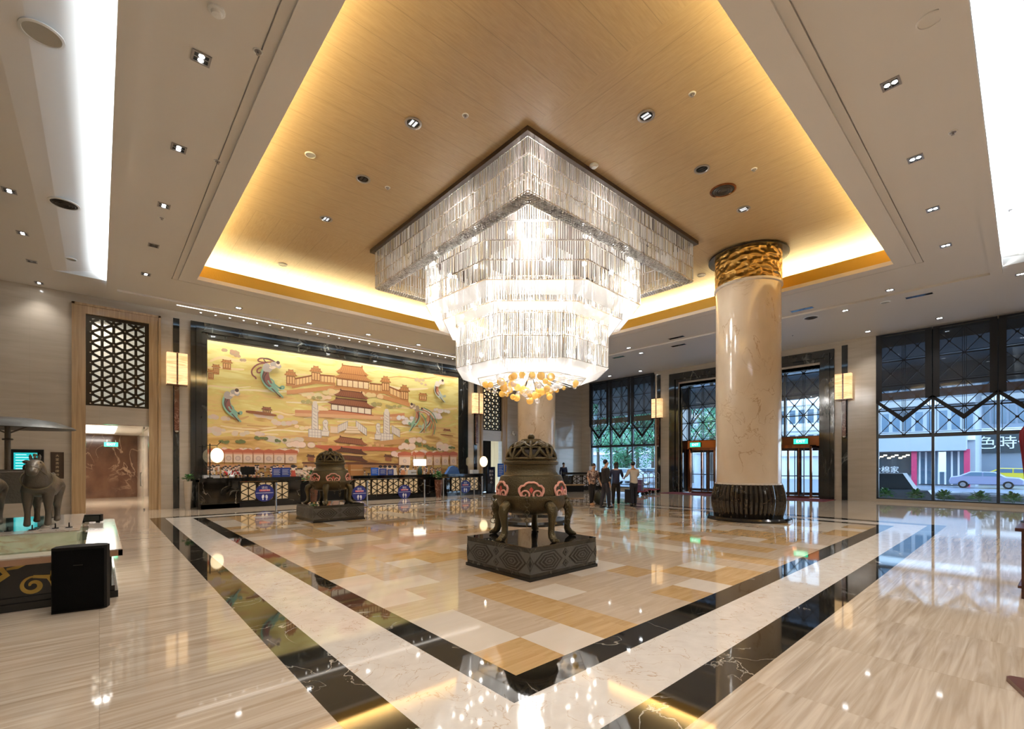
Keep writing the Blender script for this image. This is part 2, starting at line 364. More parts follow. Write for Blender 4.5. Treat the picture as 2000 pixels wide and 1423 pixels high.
# ------------------------------------------------------------------ walls
D1, D2, SZ = (-.33, 1.29), (16.1, 17.55), (3.53, 6.50)
DH = 2.93
wl = MB(); y0, y1 = 20.5, 20.8
for x0, x1 in ((-9, D1[0]), (D1[1], D2[0]), (D2[1], 25.0)): wl.box(x0, y0, 0, x1, y1, 7.2)
for d_ in (D1, D2): wl.box(d_[0], y0, DH, d_[1], y1, SZ[0]); wl.box(d_[0], y0, SZ[1], d_[1], y1, 7.2)
wl.build('wall_left', WALLM, kind='structure')
wr = MB(); XW = 24.8; GD = (6.33, 13.2); GW1 = (14.85, 19.75); GW2 = (-2.9, 4.3)
for a_, b_ in ((-9, GW2[0]), (GW2[1], GD[0]), (GD[1], GW1[0]), (GW1[1], 20.5)): wr.box(XW, a_, 0, XW+.35, b_, 7.2)
wr.box(XW, GD[0], 6.05, XW+.35, GD[1], 7.2); wr.box(XW-.02, GW1[0], 0, XW+.35, GW1[1], .12); wr.box(XW-.02, GW2[0], 0, XW+.35, GW2[1], .12)
wr.box(XW, GW1[0], 7.0, XW+.35, GW1[1], 7.2); wr.box(XW, GW2[0], 7.0, XW+.35, GW2[1], 7.2)
wr.build('wall_right', WALLM, kind='structure')
B('wall_back', WALLM, None, (-9.3, -9, 0, -9, 20.8, 7.2), kind='structure')
B('wall_front', WALLM, None, (-9.3, -9.3, 0, 25.1, -9, 7.2), kind='structure')

# ------------------------------------------------------------------ chandelier
ch = thing('crystal_chandelier', 'huge square tiered crystal rod chandelier hanging below the wooden ceiling', 'chandelier', (CX, CY, ZU))
def W2L(x, y, z): return (x, y, z-ZU)
S = 3.13
tp = MB(); tp.box(-S-.1, -S-.1, -.09, S+.1, S+.1, 0); tp.build('top_plate', M('dark_metal_plate', (.06, .04, .03), .35, .6), ch)
def sq(s): return [(-s, -s), (s, -s), (s, s), (-s, s)]
AX = math.atan2(FW[1], FW[0])
def octa(r): return [(r*math.cos(AX+PI/8+k*PI/4), r*math.sin(AX+PI/8+k*PI/4)) for k in range(8)]
def rodmat(n, col, tr, tl, em=0):
    m, N, L, b = newmat(n); N.remove(b); out = N['Material Output']
    t_ = N.new('ShaderNodeBsdfTransparent'); t_.inputs[0].default_value = (1, .985, .96, 1)
    g_ = N.new('ShaderNodeBsdfGlossy'); g_.inputs[1].default_value = .12; g_.inputs[0].default_value = (1, 1, 1, 1)
    d_ = N.new('ShaderNodeBsdfTranslucent'); d_.inputs[0].default_value = (*col, 1)
    fr = N.new('ShaderNodeFresnel'); fr.inputs[0].default_value = 1.6
    df = N.new('ShaderNodeBsdfDiffuse'); df.inputs[0].default_value = (*col, 1); x0 = N.new('ShaderNodeMixShader'); x0.inputs[0].default_value = .4; L.new(d_.outputs[0], x0.inputs[1]); L.new(df.outputs[0], x0.inputs[2])
    x1 = N.new('ShaderNodeMixShader'); x1.inputs[0].default_value = tr; L.new(x0.outputs[0], x1.inputs[1]); L.new(t_.outputs[0], x1.inputs[2])
    x2 = N.new('ShaderNodeMixShader'); L.new(fr.outputs[0], x2.inputs[0]); L.new(x1.outputs[0], x2.inputs[1]); L.new(g_.outputs[0], x2.inputs[2])
    L.new(x2.outputs[0], out.inputs[0]); return m
R1 = rodmat('clear_crystal', (.97, .94, .9), .45, 0); R2 = rodmat('warm_crystal', (.85, .72, .5), .42, 0); R3 = rodmat('frosted_crystal', (1, .99, .97), .15, 0)
rods = []     # (x, y, ztop, zbot, width, angle, mat)
ro = random.Random(3)
def curtain(poly, z1, z0, rows, sp, wd, mats=(.6, .2, .2), gap=.02, pr=0):
    n = len(poly)
    for i in range(n):
        (ax, ay), (bx, by) = poly[i], poly[(i+1) % n]; L_ = math.hypot(bx-ax, by-ay); k = max(1, int(L_/sp)); an = math.atan2(by-ay, bx-ax)
        for j in range(k):
            t_ = (j+.5)/k; x, y = ax+(bx-ax)*t_, ay+(by-ay)*t_
            for q in range(rows):
                if ro.random() < .03: continue
                zt = z1-(z1-z0)*q/rows; zb = z1-(z1-z0)*(q+1)/rows+gap
                jx = ro.uniform(-.012, .012)
                rods.append((x-math.sin(an)*jx, y+math.cos(an)*jx, zt-ro.uniform(0, .015), zb+ro.uniform(0, .02), wd*ro.uniform(.8, 1.15), an+ro.uniform(-.3, .3), ro.choices((0, 1, 2), mats)[0], pr))
Z = lambda H: H+EYE-ZU
curtain(sq(S), Z(5.99), Z(5.0), 3, .050, .026, (.62, .26, .12), .02, 1)
curtain(sq(S-.32), Z(5.97), Z(5.03), 2, .085, .034, (.5, .15, .35))
curtain(octa(2.95), Z(5.75), Z(4.05), 4, .05, .026, (.45, .15, .4), .02, 1)
curtain(octa(2.5), Z(4.3), Z(3.72), 1, .06, .030, (.3, .1, .6))
curtain(octa(2.15), Z(4.1), Z(2.5), 3, .046, .024, (.45, .12, .43), .02, 1)
curtain(octa(1.9), Z(3.9), Z(2.42), 2, .08, .03, (.3, .1, .6))
curtain(octa(1.2), Z(5.6), Z(2.6), 3, .1, .035, (.3, .0, .7))
def rod(mb, r):
    x, y, zt, zb, wd, an, m_, _ = r; h = wd/2; c_, s_ = math.cos(an), math.sin(an); mb.cur = m_
    q = [(-h, 0), (0, -h*.8), (h, 0), (0, h*.8)]; v = [(x+a_*c_-b_*s_, y+a_*s_+b_*c_, z_) for z_ in (zt, zb) for a_, b_ in q]
    mb.add(v, [(0, 1, 5, 4), (1, 2, 6, 5), (2, 3, 7, 6), (3, 0, 4, 7), (7, 6, 5, 4)])
near = sorted([r for r in rods if r[7]], key=lambda r: r[0]*FW[0]+r[1]*FW[1])[:2400]
ro.shuffle(near); near = near[:98]; ns = set(id(r) for r in near)
for r in near:
    mb = MB(); rod(mb, r); mb.build('crystal_rod', [R1, R2, R3], ch)
mb = MB()
for r in rods:
    if id(r) not in ns: rod(mb, r)
mb.build('crystal_curtain', [R1, R2, R3], ch, kind='stuff')
# sloping crystal skirts under each tier and the beaded rim under the square
SKM = sheer('frosted_crystal_skirt', (.66, .65, .63), .45, .5, False, .5)
sk = MB(); sk.cur = 2
def skirt(p0, z0, p1, z1, sp, wd, mm=(2,)):
    n = len(p0)
    for i in range(n):
        A, B_ = Vector((*p0[i], z0)), Vector((*p0[(i+1) % n], z0)); A2, B2 = Vector((*p1[i], z1)), Vector((*p1[(i+1) % n], z1))
        k = int((B_-A).length/sp)
        for j in range(k):
            sk.cur = ro.choice(mm); t0, t1 = j/k, (j+.985)/k
            sk.quad(A.lerp(B_, t0), A.lerp(B_, t1), A2.lerp(B2, t1), A2.lerp(B2, t0))
skirt(octa(2.95), Z(4.05), octa(2.5), Z(3.86), .06, .03, (2,))
skirt(octa(2.5), Z(3.72), octa(2.15), Z(3.62), .06, .03, (2,))
skirt(octa(2.15), Z(2.5), octa(1.55), Z(2.28), .055, .03, (2,))
skirt(octa(1.55), Z(2.28), octa(.5), Z(2.45), .055, .03, (2, 0))
sk.build('crystal_skirt', [R1, R2, SKM], ch)
bd = MB()
for f_ in range(4):
    for k in range(5):
        s_ = S-.02-k*.055; n = int(2*s_/.07)
        for j in range(n):
            q = -s_+2*s_*(j+.5)/n; x, y = ((q, -s_), (s_, q), (-q, s_), (-s_, -q))[f_]
            bd.cur = ro.choice((0, 2, 2)); z_ = Z(4.98); h = .02; bd.box(x-h, y-h, z_-.03, x+h, y+h, z_)
bd.build('beaded_rim', [R1, R2, R3], ch)
# frames that carry the rods
fr = MB()
for po, zs in ((sq(S), (5.99, 5.66, 5.33, 5.0)), (sq(S-.32), (5.0,)), (octa(2.95), (5.75, 5.33, 4.9, 4.47, 4.04)), (octa(2.5), (4.3, 3.72)), (octa(2.15), (4.1, 3.57, 3.03, 2.5)), (octa(1.55), (2.28,))):
    for z_ in zs:
        n = len(po)
        for i in range(n): fr.tube([(*po[i], Z(z_)), (*po[(i+1) % n], Z(z_))], .008, 4)
for k in range(8):
    p = octa(1)[k]
    fr.tube([(p[0]*1.9, p[1]*1.9, Z(5.99)), (p[0]*1.9, p[1]*1.9, Z(2.5))], .012, 4)
    fr.tube([(p[0]*2.85, p[1]*2.85, Z(5.99)), (p[0]*2.85, p[1]*2.85, Z(4.1))], .012, 4)
fr.build('rod_frame', M('pale_chrome', (.75, .72, .66), .2, .9), ch)
# bulbs
for R, zz, n in ((2.75, 5.1, 20), (2.7, 4.5, 20), (1.95, 3.9, 16), (1.8, 3.3, 14), (1.75, 2.75, 14)):
    for k in range(n):
        if n == 20 and zz > 5: pass
        a_ = 2*PI*k/n; m_ = MB(); m_.ball((R*math.cos(a_), R*math.sin(a_), Z(zz)), .05, 8, 6); m_.build('bulb', BULB, ch)
# amber and clear glass balls in the bowl
amb = sheer('amber_glass', (.95, .68, .22), .25, .3, False, .6); clr = sheer('clear_ball_glass', (.95, .95, .95), .55, .1, True, .4)
for k in range(92):
    rad = 1.35*math.sqrt(ro.random()); a_ = ro.uniform(0, 2*PI); drop = .55*(1-(rad/1.5)**2)*ro.uniform(.25, 1)
    x, y, z_ = rad*math.cos(a_), rad*math.sin(a_), Z(2.30)-drop; R = ro.uniform(.06, .11)
    m_ = MB(); m_.ball((x, y, z_), R, 12, 8); gb = m_.build('glass_ball', amb if k % 3 else clr, ch, smooth=True)
    m_ = MB(); m_.tube([(x, y, z_+R*.9), (x, y, Z(2.5))], .003, 4); m_.build('ball_wire', CHROME, gb)

# ------------------------------------------------------------------ round columns
BLKF = vein('fluted_black_marble', (.012, .011, .009), (.2, .15, .1), .1, 1.6, 2, .006, (.03, .022, .014))
for (x, y), lb in (((14.15, 5.45), 'thick cream marble column with gold capital standing nearest, in front of the revolving doors'),
                   ((14.85, 14.9), 'cream marble column farther away behind the chandelier tip')):
    c_ = thing('marble_column', lb, 'column', (x, y, 0), group='lobby columns')
    m = MB(); m.lathe([(1.13, 0), (1.13, .05), (1.08, .1), (1.0, .1)], n=64); m.build('plinth', BLK, c_, smooth=True)
    m = MB(); prof = [(.90, .1)]+[(.90+.085*math.sin(PI*k/12), .1+.92*k/12) for k in range(1, 13)]+[(.86, 1.04)]
    m.lathe(prof, n=192, fl=lambda t, z: 1-.05*abs(math.cos(t*24))**4); m.build('fluted_base', BLKF, c_, smooth=False)
    m = MB(); m.lathe([(.885, 1.02), (.885, 1.06), (.86, 1.07)], n=64); m.build('base_ring', CREAM, c_, smooth=True)
    m = MB(); m.lathe([(.86, 1.04), (.86, 2.5), (.86, 4), (.86, 5.5), (.86, 6.72)], n=64); m.build('shaft', COLM, c_, smooth=True)
    m = MB(); m.lathe([(.86, 6.68), (.905, 6.70), (.905, 6.76), (.87, 6.78)], n=64); m.build('shaft_ring', CREAM, c_, smooth=True)
    rq = random.Random(2); ph = [(rq.uniform(3, 15), rq.uniform(0, 6), rq.uniform(5, 25), rq.uniform(0, 6)) for _ in range(7)]
    def hm(t, z, ph=ph): return 1+.005*sum(math.sin(round(a*3)*t+b+c*2.2*z+d+2*math.sin(round(a)*t+c*z*.7)) for a, b, c, d in ph)/2
    m = MB(); m.lathe([(.875, 6.76+.85*k/40) for k in range(41)]+[(.86, 7.64)], n=220, fl=hm); m.build('gold_capital', GOLDC, c_, smooth=True)
    m = MB(); m.lathe([(.86, 7.6), (1.06, 7.6), (1.06, 7.64), (.86, 7.68)], n=64); m.build('collar', M('dark_collar', (.05, .04, .03), .25, .7), c_, smooth=True)

# ------------------------------------------------------------------ censers on carved pedestals
STONE = vein('dark_green_stone', (.022, .02, .015), (.16, .15, .12), .25, 1.5, 3, .01, (.04, .036, .028))
STONE2 = M('carved_grey_stone', (.085, .083, .072), .5, bump=.3, bscale=30)
STONE3 = M('carved_dark_stone', (.018, .014, .010), .4, bump=.3, bscale=30)
def frieze(mb_l, mb_d, L_, h, org, u_, n_):
    """nested lens and diamond bands carved on one face"""
    o = Vector(org); u_ = Vector(u_); n_ = Vector(n_); z = Vector((0, 0, 1)); y0 = h*.20; H = h*.64
    def P(poly, mb, e): mb.prism([(a, b) for a, b in poly], o+n_*e, u_, z, n_*.003)
    def lens(cx, cy, w, hh, k): return [(cx-w*k, cy), (cx-w*.45*k, cy+hh*.9*k), (cx+w*.45*k, cy+hh*k), (cx+w*k, cy), (cx+w*.45*k, cy-hh*k), (cx-w*.45*k, cy-hh*.9*k)]
    P([(.0, y0), (L_, y0), (L_, y0+H), (0, y0+H)], mb_l, .001); cy = y0+H/2
    cells = [(L_*.25, L_*.2), (L_*.75, L_*.2)]
    for cx, w_ in cells:
        for i, k in enumerate((1.02, .88, .76, .6, .5, .34, .22, .12)): P(lens(cx, cy, w_, H*.47, k), mb_d if i % 2 == 0 else mb_l, .004+.003*i)
    for cx in (.0, L_*.5, L_):
        for sy in ((1, -1) if cx == L_*.5 else (0,)):
            for i, k in enumerate((1, .72, .42)):
                w_, hh = L_*.045*k, H*.2*k*(1 if sy else 1.8); c0 = cy+sy*H*.27
                a = [(cx-w_, c0), (cx, c0+hh), (cx+w_, c0), (cx, c0-hh)]
                if cx == 0: a = [(0, c0-hh), (0, c0+hh), (w_, c0)]
                if cx == L_: a = [(L_-w_, c0), (L_, c0+hh), (L_, c0-hh)]
                P(a, mb_d if i % 2 == 0 else mb_l, .004+.003*i)
def pedestal(x, y, lb):
    h = .46; s = 1.43; p = thing('carved_stone_pedestal', lb, 'pedestal', (x, y, 0), group='pedestals under the bronze censers')
    B('base_skirting', BLK, p, (-.02, -.02, 0, s+.02, s+.02, .045))
    B('body', STONE, p, (0, 0, .045, s, s, h-.012))
    B('polished_top', M('polished_black_top', (.008, .008, .008), .02, ior=1.9), p, (-.004, -.004, h-.012, s+.004, s+.004, h))
    a, b_ = MB(), MB()
    frieze(a, b_, s, h, (0, 0, 0), (1, 0, 0), (0, -1, 0)); frieze(a, b_, s, h, (0, s, 0), (0, -1, 0), (-1, 0, 0))
    fz = a.build('frieze', STONE2, p); b_.build('frieze_grooves', STONE3, fz); return p
pedestal(4.36, 4.50, 'dark square carved stone pedestal under the nearest bronze censer')
pedestal(4.33, 12.9, 'dark square carved stone pedestal under the farther bronze censer by the front desk')
PINK = M('red_enamel', (.62, .09, .07), .4); PINKL = M('pale_pink_enamel', (.78, .38, .30), .4)
def censer(x, y, lb, a0, o0):
    c_ = thing('bronze_censer', lb, 'censer', (x, y, .468), group='bronze censers with five legs'); c_.scale = (1.08, 1.08, 1)
    B0 = [(.0, .36), (.26, .36), (.40, .40), (.47, .47), (.50, .56), (.51, .60)]
    m = MB(); m.lathe(B0+[(.53, .60), (.535, .63), (.525, .66), (.50, .66), (.50, .70), (.485, .80), (.46, .90), (.445, .95), (.40, .965), (.365, 1.02), (.36, 1.10), (.375, 1.13)], n=64)
    m.build('body', BRONZE, c_, smooth=True)
    m = MB(); m.lathe([(.37, 1.12), (.395, 1.13), (.40, 1.165), (.375, 1.185), (.35, 1.20), (.352, 1.22)], n=64); m.build('rim', BRONZE, c_, smooth=True)
    # pierced dome lid
    lid = MB()
    dome = lambda f: (.35*math.cos(f*PI/2*.86)**.75, 1.21+.265*math.sin(f*PI/2))
    for k in range(8):
        a_ = 2*PI*k/8; lid.tube([(dome(f)[0]*math.cos(a_), dome(f)[0]*math.sin(a_), dome(f)[1]) for f in (0, .15, .3, .45, .6, .75, .9, 1)], [.032, .028, .02, .02, .024, .02, .03, .03], 6)
        for f0, f1 in ((0, .45), (.45, .8)):
            for sgn in (1, -1):
                pts = []
                for q in range(7):
                    f = f0+(f1-f0)*q/6; aa = a_+sgn*(PI/8)*math.sin(q/6*PI/2); r, z = dome(f); pts.append((r*math.cos(aa), r*math.sin(aa), z))
                lid.tube(pts, .024, 6)
    for f, w_ in ((.02, .03), (.47, .016), (.8, .016), (1, .07)): r, z = dome(f); lid.ring((0, 0, z), max(r, .03), w_*.8, n=40, m=6)
    lo = lid.build('pierced_lid', BRONZE, c_, smooth=True)
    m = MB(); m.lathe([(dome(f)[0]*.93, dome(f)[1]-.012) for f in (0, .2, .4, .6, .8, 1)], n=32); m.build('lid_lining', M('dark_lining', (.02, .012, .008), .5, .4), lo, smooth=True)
    m = MB(); m.lathe([(.09, 1.455), (.06, 1.48), (.03, 1.49), (.028, 1.51), (.04, 1.515)], n=20); m.ball((0, 0, 1.555), .052, 16, 10); m.build('knob', BRONZE, c_, smooth=True)
    # legs
    for k in range(5):
        a_ = a0+k*2*PI/5; m = MB(); dx, dy = math.cos(a_), math.sin(a_)
        pr = [(.42, .50, .05), (.49, .52, .078), (.555, .47, .080), (.575, .40, .068), (.56, .30, .052), (.545, .20, .045), (.545, .12, .05), (.565, .07, .056), (.60, .035, .052), (.66, .025, .030)]
        m.tube([(r*dx, r*dy, z) for r, z, _ in pr], [q for _, _, q in pr], 10)
        for sg in (-.3, 0, .3):
            m.ball(((.655)*math.cos(a_+sg*.18), (.655)*math.sin(a_+sg*.18), .022), .024, 8, 5)
        m.build('leg', BRONZE, c_, smooth=True)
        # hanging chain between the legs
        b_ = a_+PI/5; m = MB(); m.ball((.535*math.cos(b_), .535*math.sin(b_), .63), .035, 10, 6)
        for i in range(7):
            zz = .59-i*.055; rr_ = .555; n_ = (math.cos(b_), math.sin(b_), 0) if i % 2 else (-math.sin(b_), math.cos(b_), 0)
            m.ring((rr_*math.cos(b_), rr_*math.sin(b_), zz), .030 if i < 6 else .042, .006, n_, 14, 5)
        m.build('chain', BRONZE, c_, smooth=True)
    # red cloud-head ornaments on the band
    for k in range(6):
        a_ = o0+k*2*PI/6; q = MB(); q2 = MB()
        def S_(u_, v_, o=.008):
            zz = .72+(v_-.76)*1.25; rr_ = (.50 if zz < .70 else .50-(zz-.70)*.15 if zz < .80 else .485-(zz-.80)*.25)+o
            return (rr_*math.cos(a_+u_*1.25/.5), rr_*math.sin(a_+u_*1.25/.5), zz)
        out = []
        for sg in (1, -1):
            pts = [S_(sg*(.0+.012), .725+.02)]
            sp_ = [(.075+.055*math.cos(t_)*(1-.0*t_), .745+.055*math.sin(t_)) for t_ in [PI*.95+PI*2*.12*i for i in range(9)]]
            spiral = []
            for i in range(18):
                t_ = -PI*1.1+i*.5; R_ = .010+.0032*i; spiral.append((.073+R_*math.cos(t_), .735+R_*math.sin(t_)))
            top = [(.133, .765), (.136, .80), (.112, .832), (.082, .836), (.06, .862), (.03, .874), (0, .872)]
            q.tube([S_(sg*u_, v_) for u_, v_ in spiral+top], [.009+.0004*i for i in range(18)]+[.018]*7, 6)
        q2.prism([(-.03, .755), (0, .80), (.03, .755), (0, .70)], S_(0, .80, .012)[:2]+(0,), (-math.sin(a_), math.cos(a_), 0), (0, 0, 1), (-.03*math.cos(a_), -.03*math.sin(a_), 0))
        o_ = q.build('cloud_ornament', PINKL, c_, smooth=True); q2.build('ornament_heart', PINK, o_)
    return c_
VA = math.atan2(-RT[1], -RT[0])
def camang(x, y, deg): return math.atan2(RT[1], RT[0])-math.radians(deg)      # 0 = picture right, 90 = toward the camera
censer(5.075, 5.215, 'large bronze incense censer with pierced dome lid and pink cloud ornaments, nearest to the camera', camang(0, 0, 62), camang(0, 0, 92))
censer(5.045, 13.615, 'bronze incense censer standing farther back in front of the reception desks', camang(0, 0, 80), camang(0, 0, 60))
m = MB(); m.lathe([(1.02, 0), (1.02, .05), (.96, .11), (.7, .11), (.66, .12)], n=64)
tag(m.build('round_platform', BLK, smooth=True), 'low round black platform on the floor under the chandelier', 'platform').location = (CX-.1, CY-.1, 0)

# ------------------------------------------------------------------ golden stone surrounds and pierced screens
def clipseg(p, q, x0, z0, x1, z1):
    dx, dz = q[0]-p[0], q[1]-p[1]; t0, t1 = 0, 1
    for pp, qq in ((-dx, p[0]-x0), (dx, x1-p[0]), (-dz, p[1]-z0), (dz, z1-p[1])):
        if abs(pp) < 1e-9:
            if qq < 0: return None
        else:
            r = qq/pp
            if pp < 0: t0 = max(t0, r)
            else: t1 = min(t1, r)
    if t0 >= t1: return None
    return ((p[0]+dx*t0, p[1]+dz*t0), (p[0]+dx*t1, p[1]+dz*t1))
def bar2(mb, p, q, w_, org, u_, n_, dep, shift=0):
    d = Vector((q[0]-p[0], q[1]-p[1])); L_ = d.length
    if L_ < 1e-4: return
    d /= L_; pn = Vector((-d.y, d.x))*(w_/2)
    o = Vector(org)+Vector(n_)*shift
    mb.prism([(p[0]-pn.x, p[1]-pn.y), (q[0]-pn.x, q[1]-pn.y), (q[0]+pn.x, q[1]+pn.y), (p[0]+pn.x, p[1]+pn.y)], o, u_, (0, 0, 1), Vector(n_)*dep)
def hexscreen(mb, nodes, W_, H_, cell, wb, org, u_, n_, dep=.05):
    """six-pointed star fretwork filling a W x H rectangle"""
    hz = cell/2; hx = cell*math.sqrt(3)/2
    nx_ = int(W_/hx)+2; nz_ = int(H_/cell)+2
    segs = []
    for i in range(nx_+1):
        x = i*hx; segs.append(((x, 0), (x, H_), wb))
    k = -int(W_/hx)-2
    for i in range(k, nz_+2):
        segs.append(((0, i*cell), (W_, i*cell+W_/math.sqrt(3)), wb))
    for i in range(0, nz_-k+2):
        segs.append(((0, i*cell), (W_, i*cell-W_/math.sqrt(3)), wb))
    j = 0
    for p, q, w_ in segs:
        c_ = clipseg(p, q, 0, 0, W_, H_); j += 1
        if c_: bar2(mb, *c_, w_, org, u_, n_, dep, .002*(j % 3))
    o = Vector(org); U = Vector(u_); Nn = Vector(n_)
    for i in range(nx_+1):
        for q in range(nz_+1):
            x = i*hx; z = q*cell+(hz if i % 2 else 0)
            if x < W_ and z < H_:
                mb.prism([(x+wb*1.25*math.cos(PI*t_/3), z+wb*1.25*math.sin(PI*t_/3)) for t_ in range(6)], o-Nn*.004, U, (0, 0, 1), Nn*(dep+.012))
                if nodes: 
                    p = o+U*x+Vector((0, 0, z))+Nn*(dep+.012) if False else o+U*x+Vector((0, 0, z))-Nn*.012
                    nodes.cur = 1; nodes.ball(p, .022, 6, 4); nodes.cur = 0
def surround(d_, xo, nm_):
    t_ = thing(nm_, None, None, (0, 0, 0), kind='structure')
    a, b_ = xo; zt = 6.82
    for nm, bx in (('jamb', (a, 20.42, 0, d_[0], 20.498, SZ[1])), ('jamb', (d_[1], 20.42, 0, b_, 20.498, SZ[1])), ('lintel', (a, 20.42, SZ[1], b_, 20.5, zt))):
        if bx[3]-bx[0] > .02: B(nm, SURR, t_, bx)
    m = MB(); m.box(a, 20.38, 0, a+.07, 20.42, zt); m.box(b_-.07, 20.38, 0, b_, 20.42, zt); m.box(a, 20.38, zt-.07, b_, 20.42, zt)
    m.build('moulding', SURR, t_)
surround(D1, (-.66, 1.62), 'trim_6')
surround(D2, (15.95, 17.9), 'trim_7')
PEARL = M('pearl_stud', (.9, .8, .62), .2, .3)
for (a, b_), lb in ((D1, 'dark pierced star lattice screen above the glass passage door, lit from behind'), (D2, 'dark pierced star lattice screen above the far doorway behind the chandelier')):
    t_ = thing('lattice_screen', lb, 'screen', ((a+b_)/2, 20.52, SZ[0])); W_ = b_-a; H_ = SZ[1]-SZ[0]
    f = MB()
    f.box(-W_/2, 0, 0, -W_/2+.11, .08, H_); f.box(W_/2-.11, 0, 0, W_/2, .08, H_); f.box(-W_/2+.11, 0, 0, W_/2-.11, .08, .07); f.box(-W_/2+.11, 0, H_-.1, W_/2-.11, .08, H_)
    f.build('screen_frame', DARKB, t_)
    m = MB(); hexscreen(m, m, W_-.22, H_-.17, .335, .078, (-W_/2+.11, .01, .07), (1, 0, 0), (0, 1, 0))
    m.build('fretwork', [DARKB, PEARL], t_)
# spaces behind the two openings
BRM = vein('brown_marble', (.16, .08, .045), (.42, .27, .17), .1, 1.6, 1.3, .012, (.09, .04, .024), (1, 1, .6))
pas = MB(); pas.box(-2.5, 29.3, 0, 3.5, 29.5, 3.4); pas.cur = 1
pas.box(-2.1, 20.8, 0, -2.0, 29.3, 3.4); pas.box(1.40, 20.8, 0, 1.6, 29.3, 3.4)
pas.cur = 2; pas.box(-2.5, 20.8, 3.0, 1.62, 29.3, 3.4); pas.cur = 3; pas.box(-2.5, 20.5, -.05, 1.7, 29.3, 0.0)
pas.build('wall_passage', [BRM, WALLM, WHITE, BEIGE], kind='structure')
m = MB(); m.box(-.9, 22.5, 2.97, .5, 27.5, 3.0); m.build('trim_1', M('panel_lamp', (1, 1, 1), .4, emit=(1, .96, .9), es=1.2), kind='structure')
m = MB(); m.box(-4, 23.0, 3.4, 4, 23.1, 7.2); m.box(-4, 20.8, 7.1, 4, 23.1, 7.2); m.build('wall_upper', WALLM, kind='structure')
lamp('AREA', (-.6, 22.3, 6.9), 45, (1, .97, .92), (0, 0, 0), shape='RECTANGLE', size=2, size_y=.4)
lamp('AREA', (-.3, 25, 2.9), 90, (1, .93, .85), (0, 0, 0), shape='RECTANGLE', size=1.5, size_y=1.5)
m = MB(); m.box(15.5, 23, 0, 18.4, 23.1, 7); m.box(17.75, 20.8, 0, 17.85, 23, 7); m.cur = 1; m.box(16.2, 20.95, 0, 17.1, 21.0, 3.4); m.box(15.5, 20.8, 7.0, 18.4, 23, 7.1)
m.build('wall_recess', [SURR, BLKM], kind='structure')
lamp('AREA', (17.3, 22, 6.8), 25, (1, .85, .6), (0, 0, 0), shape='SQUARE', size=.4)
# glass leaf and exit sign in the passage
gd = thing('glass_door', 'clear frameless glass door standing open in the left passage', 'door', (1.15, 20.55, 0))
B('glass_leaf', sheer('door_glass', (.75, .95, .85), .82, .02, True), gd, (0, 0, .01, .02, .85, 2.85)); B('hinge', CHROME, gd, (-.01, .0, .0, .04, .06, .05), (-.01, 0, 2.83, .04, .06, 2.9)); B('door_handle', CHROME, gd, (-.06, .7, .8, -.03, .73, 1.3), (-.04, .7, .8, 0, .72, .82), (-.04, .7, 1.28, 0, .72, 1.3))
GREEN = M('green_sign', (.02, .5, .25), .4, emit=(.03, .75, .4), es=.9)
def exit_sign(loc, rz, wd, lb, s='EXIT'):
    t_ = thing('exit_sign', lb, 'sign', loc, rz)
    B('sign_box', M('sign_case', (.02, .2, .12), .4), t_, (-wd/2, .0, 0, wd/2, .03, wd*.42)); B('lit_face', GREEN, t_, (-wd/2+.01, -.004, .01, wd/2-.01, .0, wd*.42-.01))
    text('lettering', s, wd*.3, (0, -.006, wd*.21), (PI/2, 0, 0), M('sign_white', (.9, 1, .95), .4, emit=(.9, 1, .95), es=1.2), t_)
    B('hanger', CHROME, t_, (-wd*.3, .01, wd*.42, -wd*.3+.01, .02, wd*.42+.10), (wd*.3, .01, wd*.42, wd*.3+.01, .02, wd*.42+.10))
    return t_
x, z = WY(217, 872, 27); e_ = exit_sign((x, 27, z), 0, .48, 'green lit exit sign at the end of the left passage')

# ------------------------------------------------------------------ pilasters with black strips and onyx lanterns
BST = BLACKW
m = MB(); m.box(1.98, 20.47, 0, 2.16, 20.5, 6.86); m.build('trim_2', BST, kind='structure')
m = MB(); m.box(15.50, 20.47, 0, 15.72, 20.5, 6.86); m.build('trim_3', BST, kind='structure')
def onwallX(px, py): return WX(px, py, 24.8)
yA, yB = onwallX(1650, 900)[0], onwallX(1287, 900)[0]
for i, yy in enumerate((yA, yB)): B('trim_%d' % (4+i), BST, None, (24.77, yy-.11, 0, 24.8, yy+.11, 6.9), kind='structure')
onyx, N_, L_, b_ = newmat('lit_onyx')
tt = N_.new('ShaderNodeTexCoord'); mp = N_.new('ShaderNodeMapping'); mp.inputs['Scale'].default_value = (1, 1, 5); nz = N_.new('ShaderNodeTexNoise'); nz.inputs['Scale'].default_value = 1.6; nz.inputs['Distortion'].default_value = 1.5
L_.new(tt.outputs['Object'], mp.inputs[0]); L_.new(mp.outputs[0], nz.inputs['Vector']); cr = ramp(N_, [(.3, (.75, .45, .19)), (.65, (.95, .68, .36))]); L_.new(nz.outputs['Fac'], cr.inputs[0])
L_.new(cr.outputs[0], b_.inputs['Base Color']); L_.new(cr.outputs[0], b_.inputs['Emission Color']); b_.inputs['Emission Strength'].default_value = .5
BROWN = vein('brown_red_stone', (.12, .045, .025), (.4, .22, .15), .2, 1.5, 6, .02)
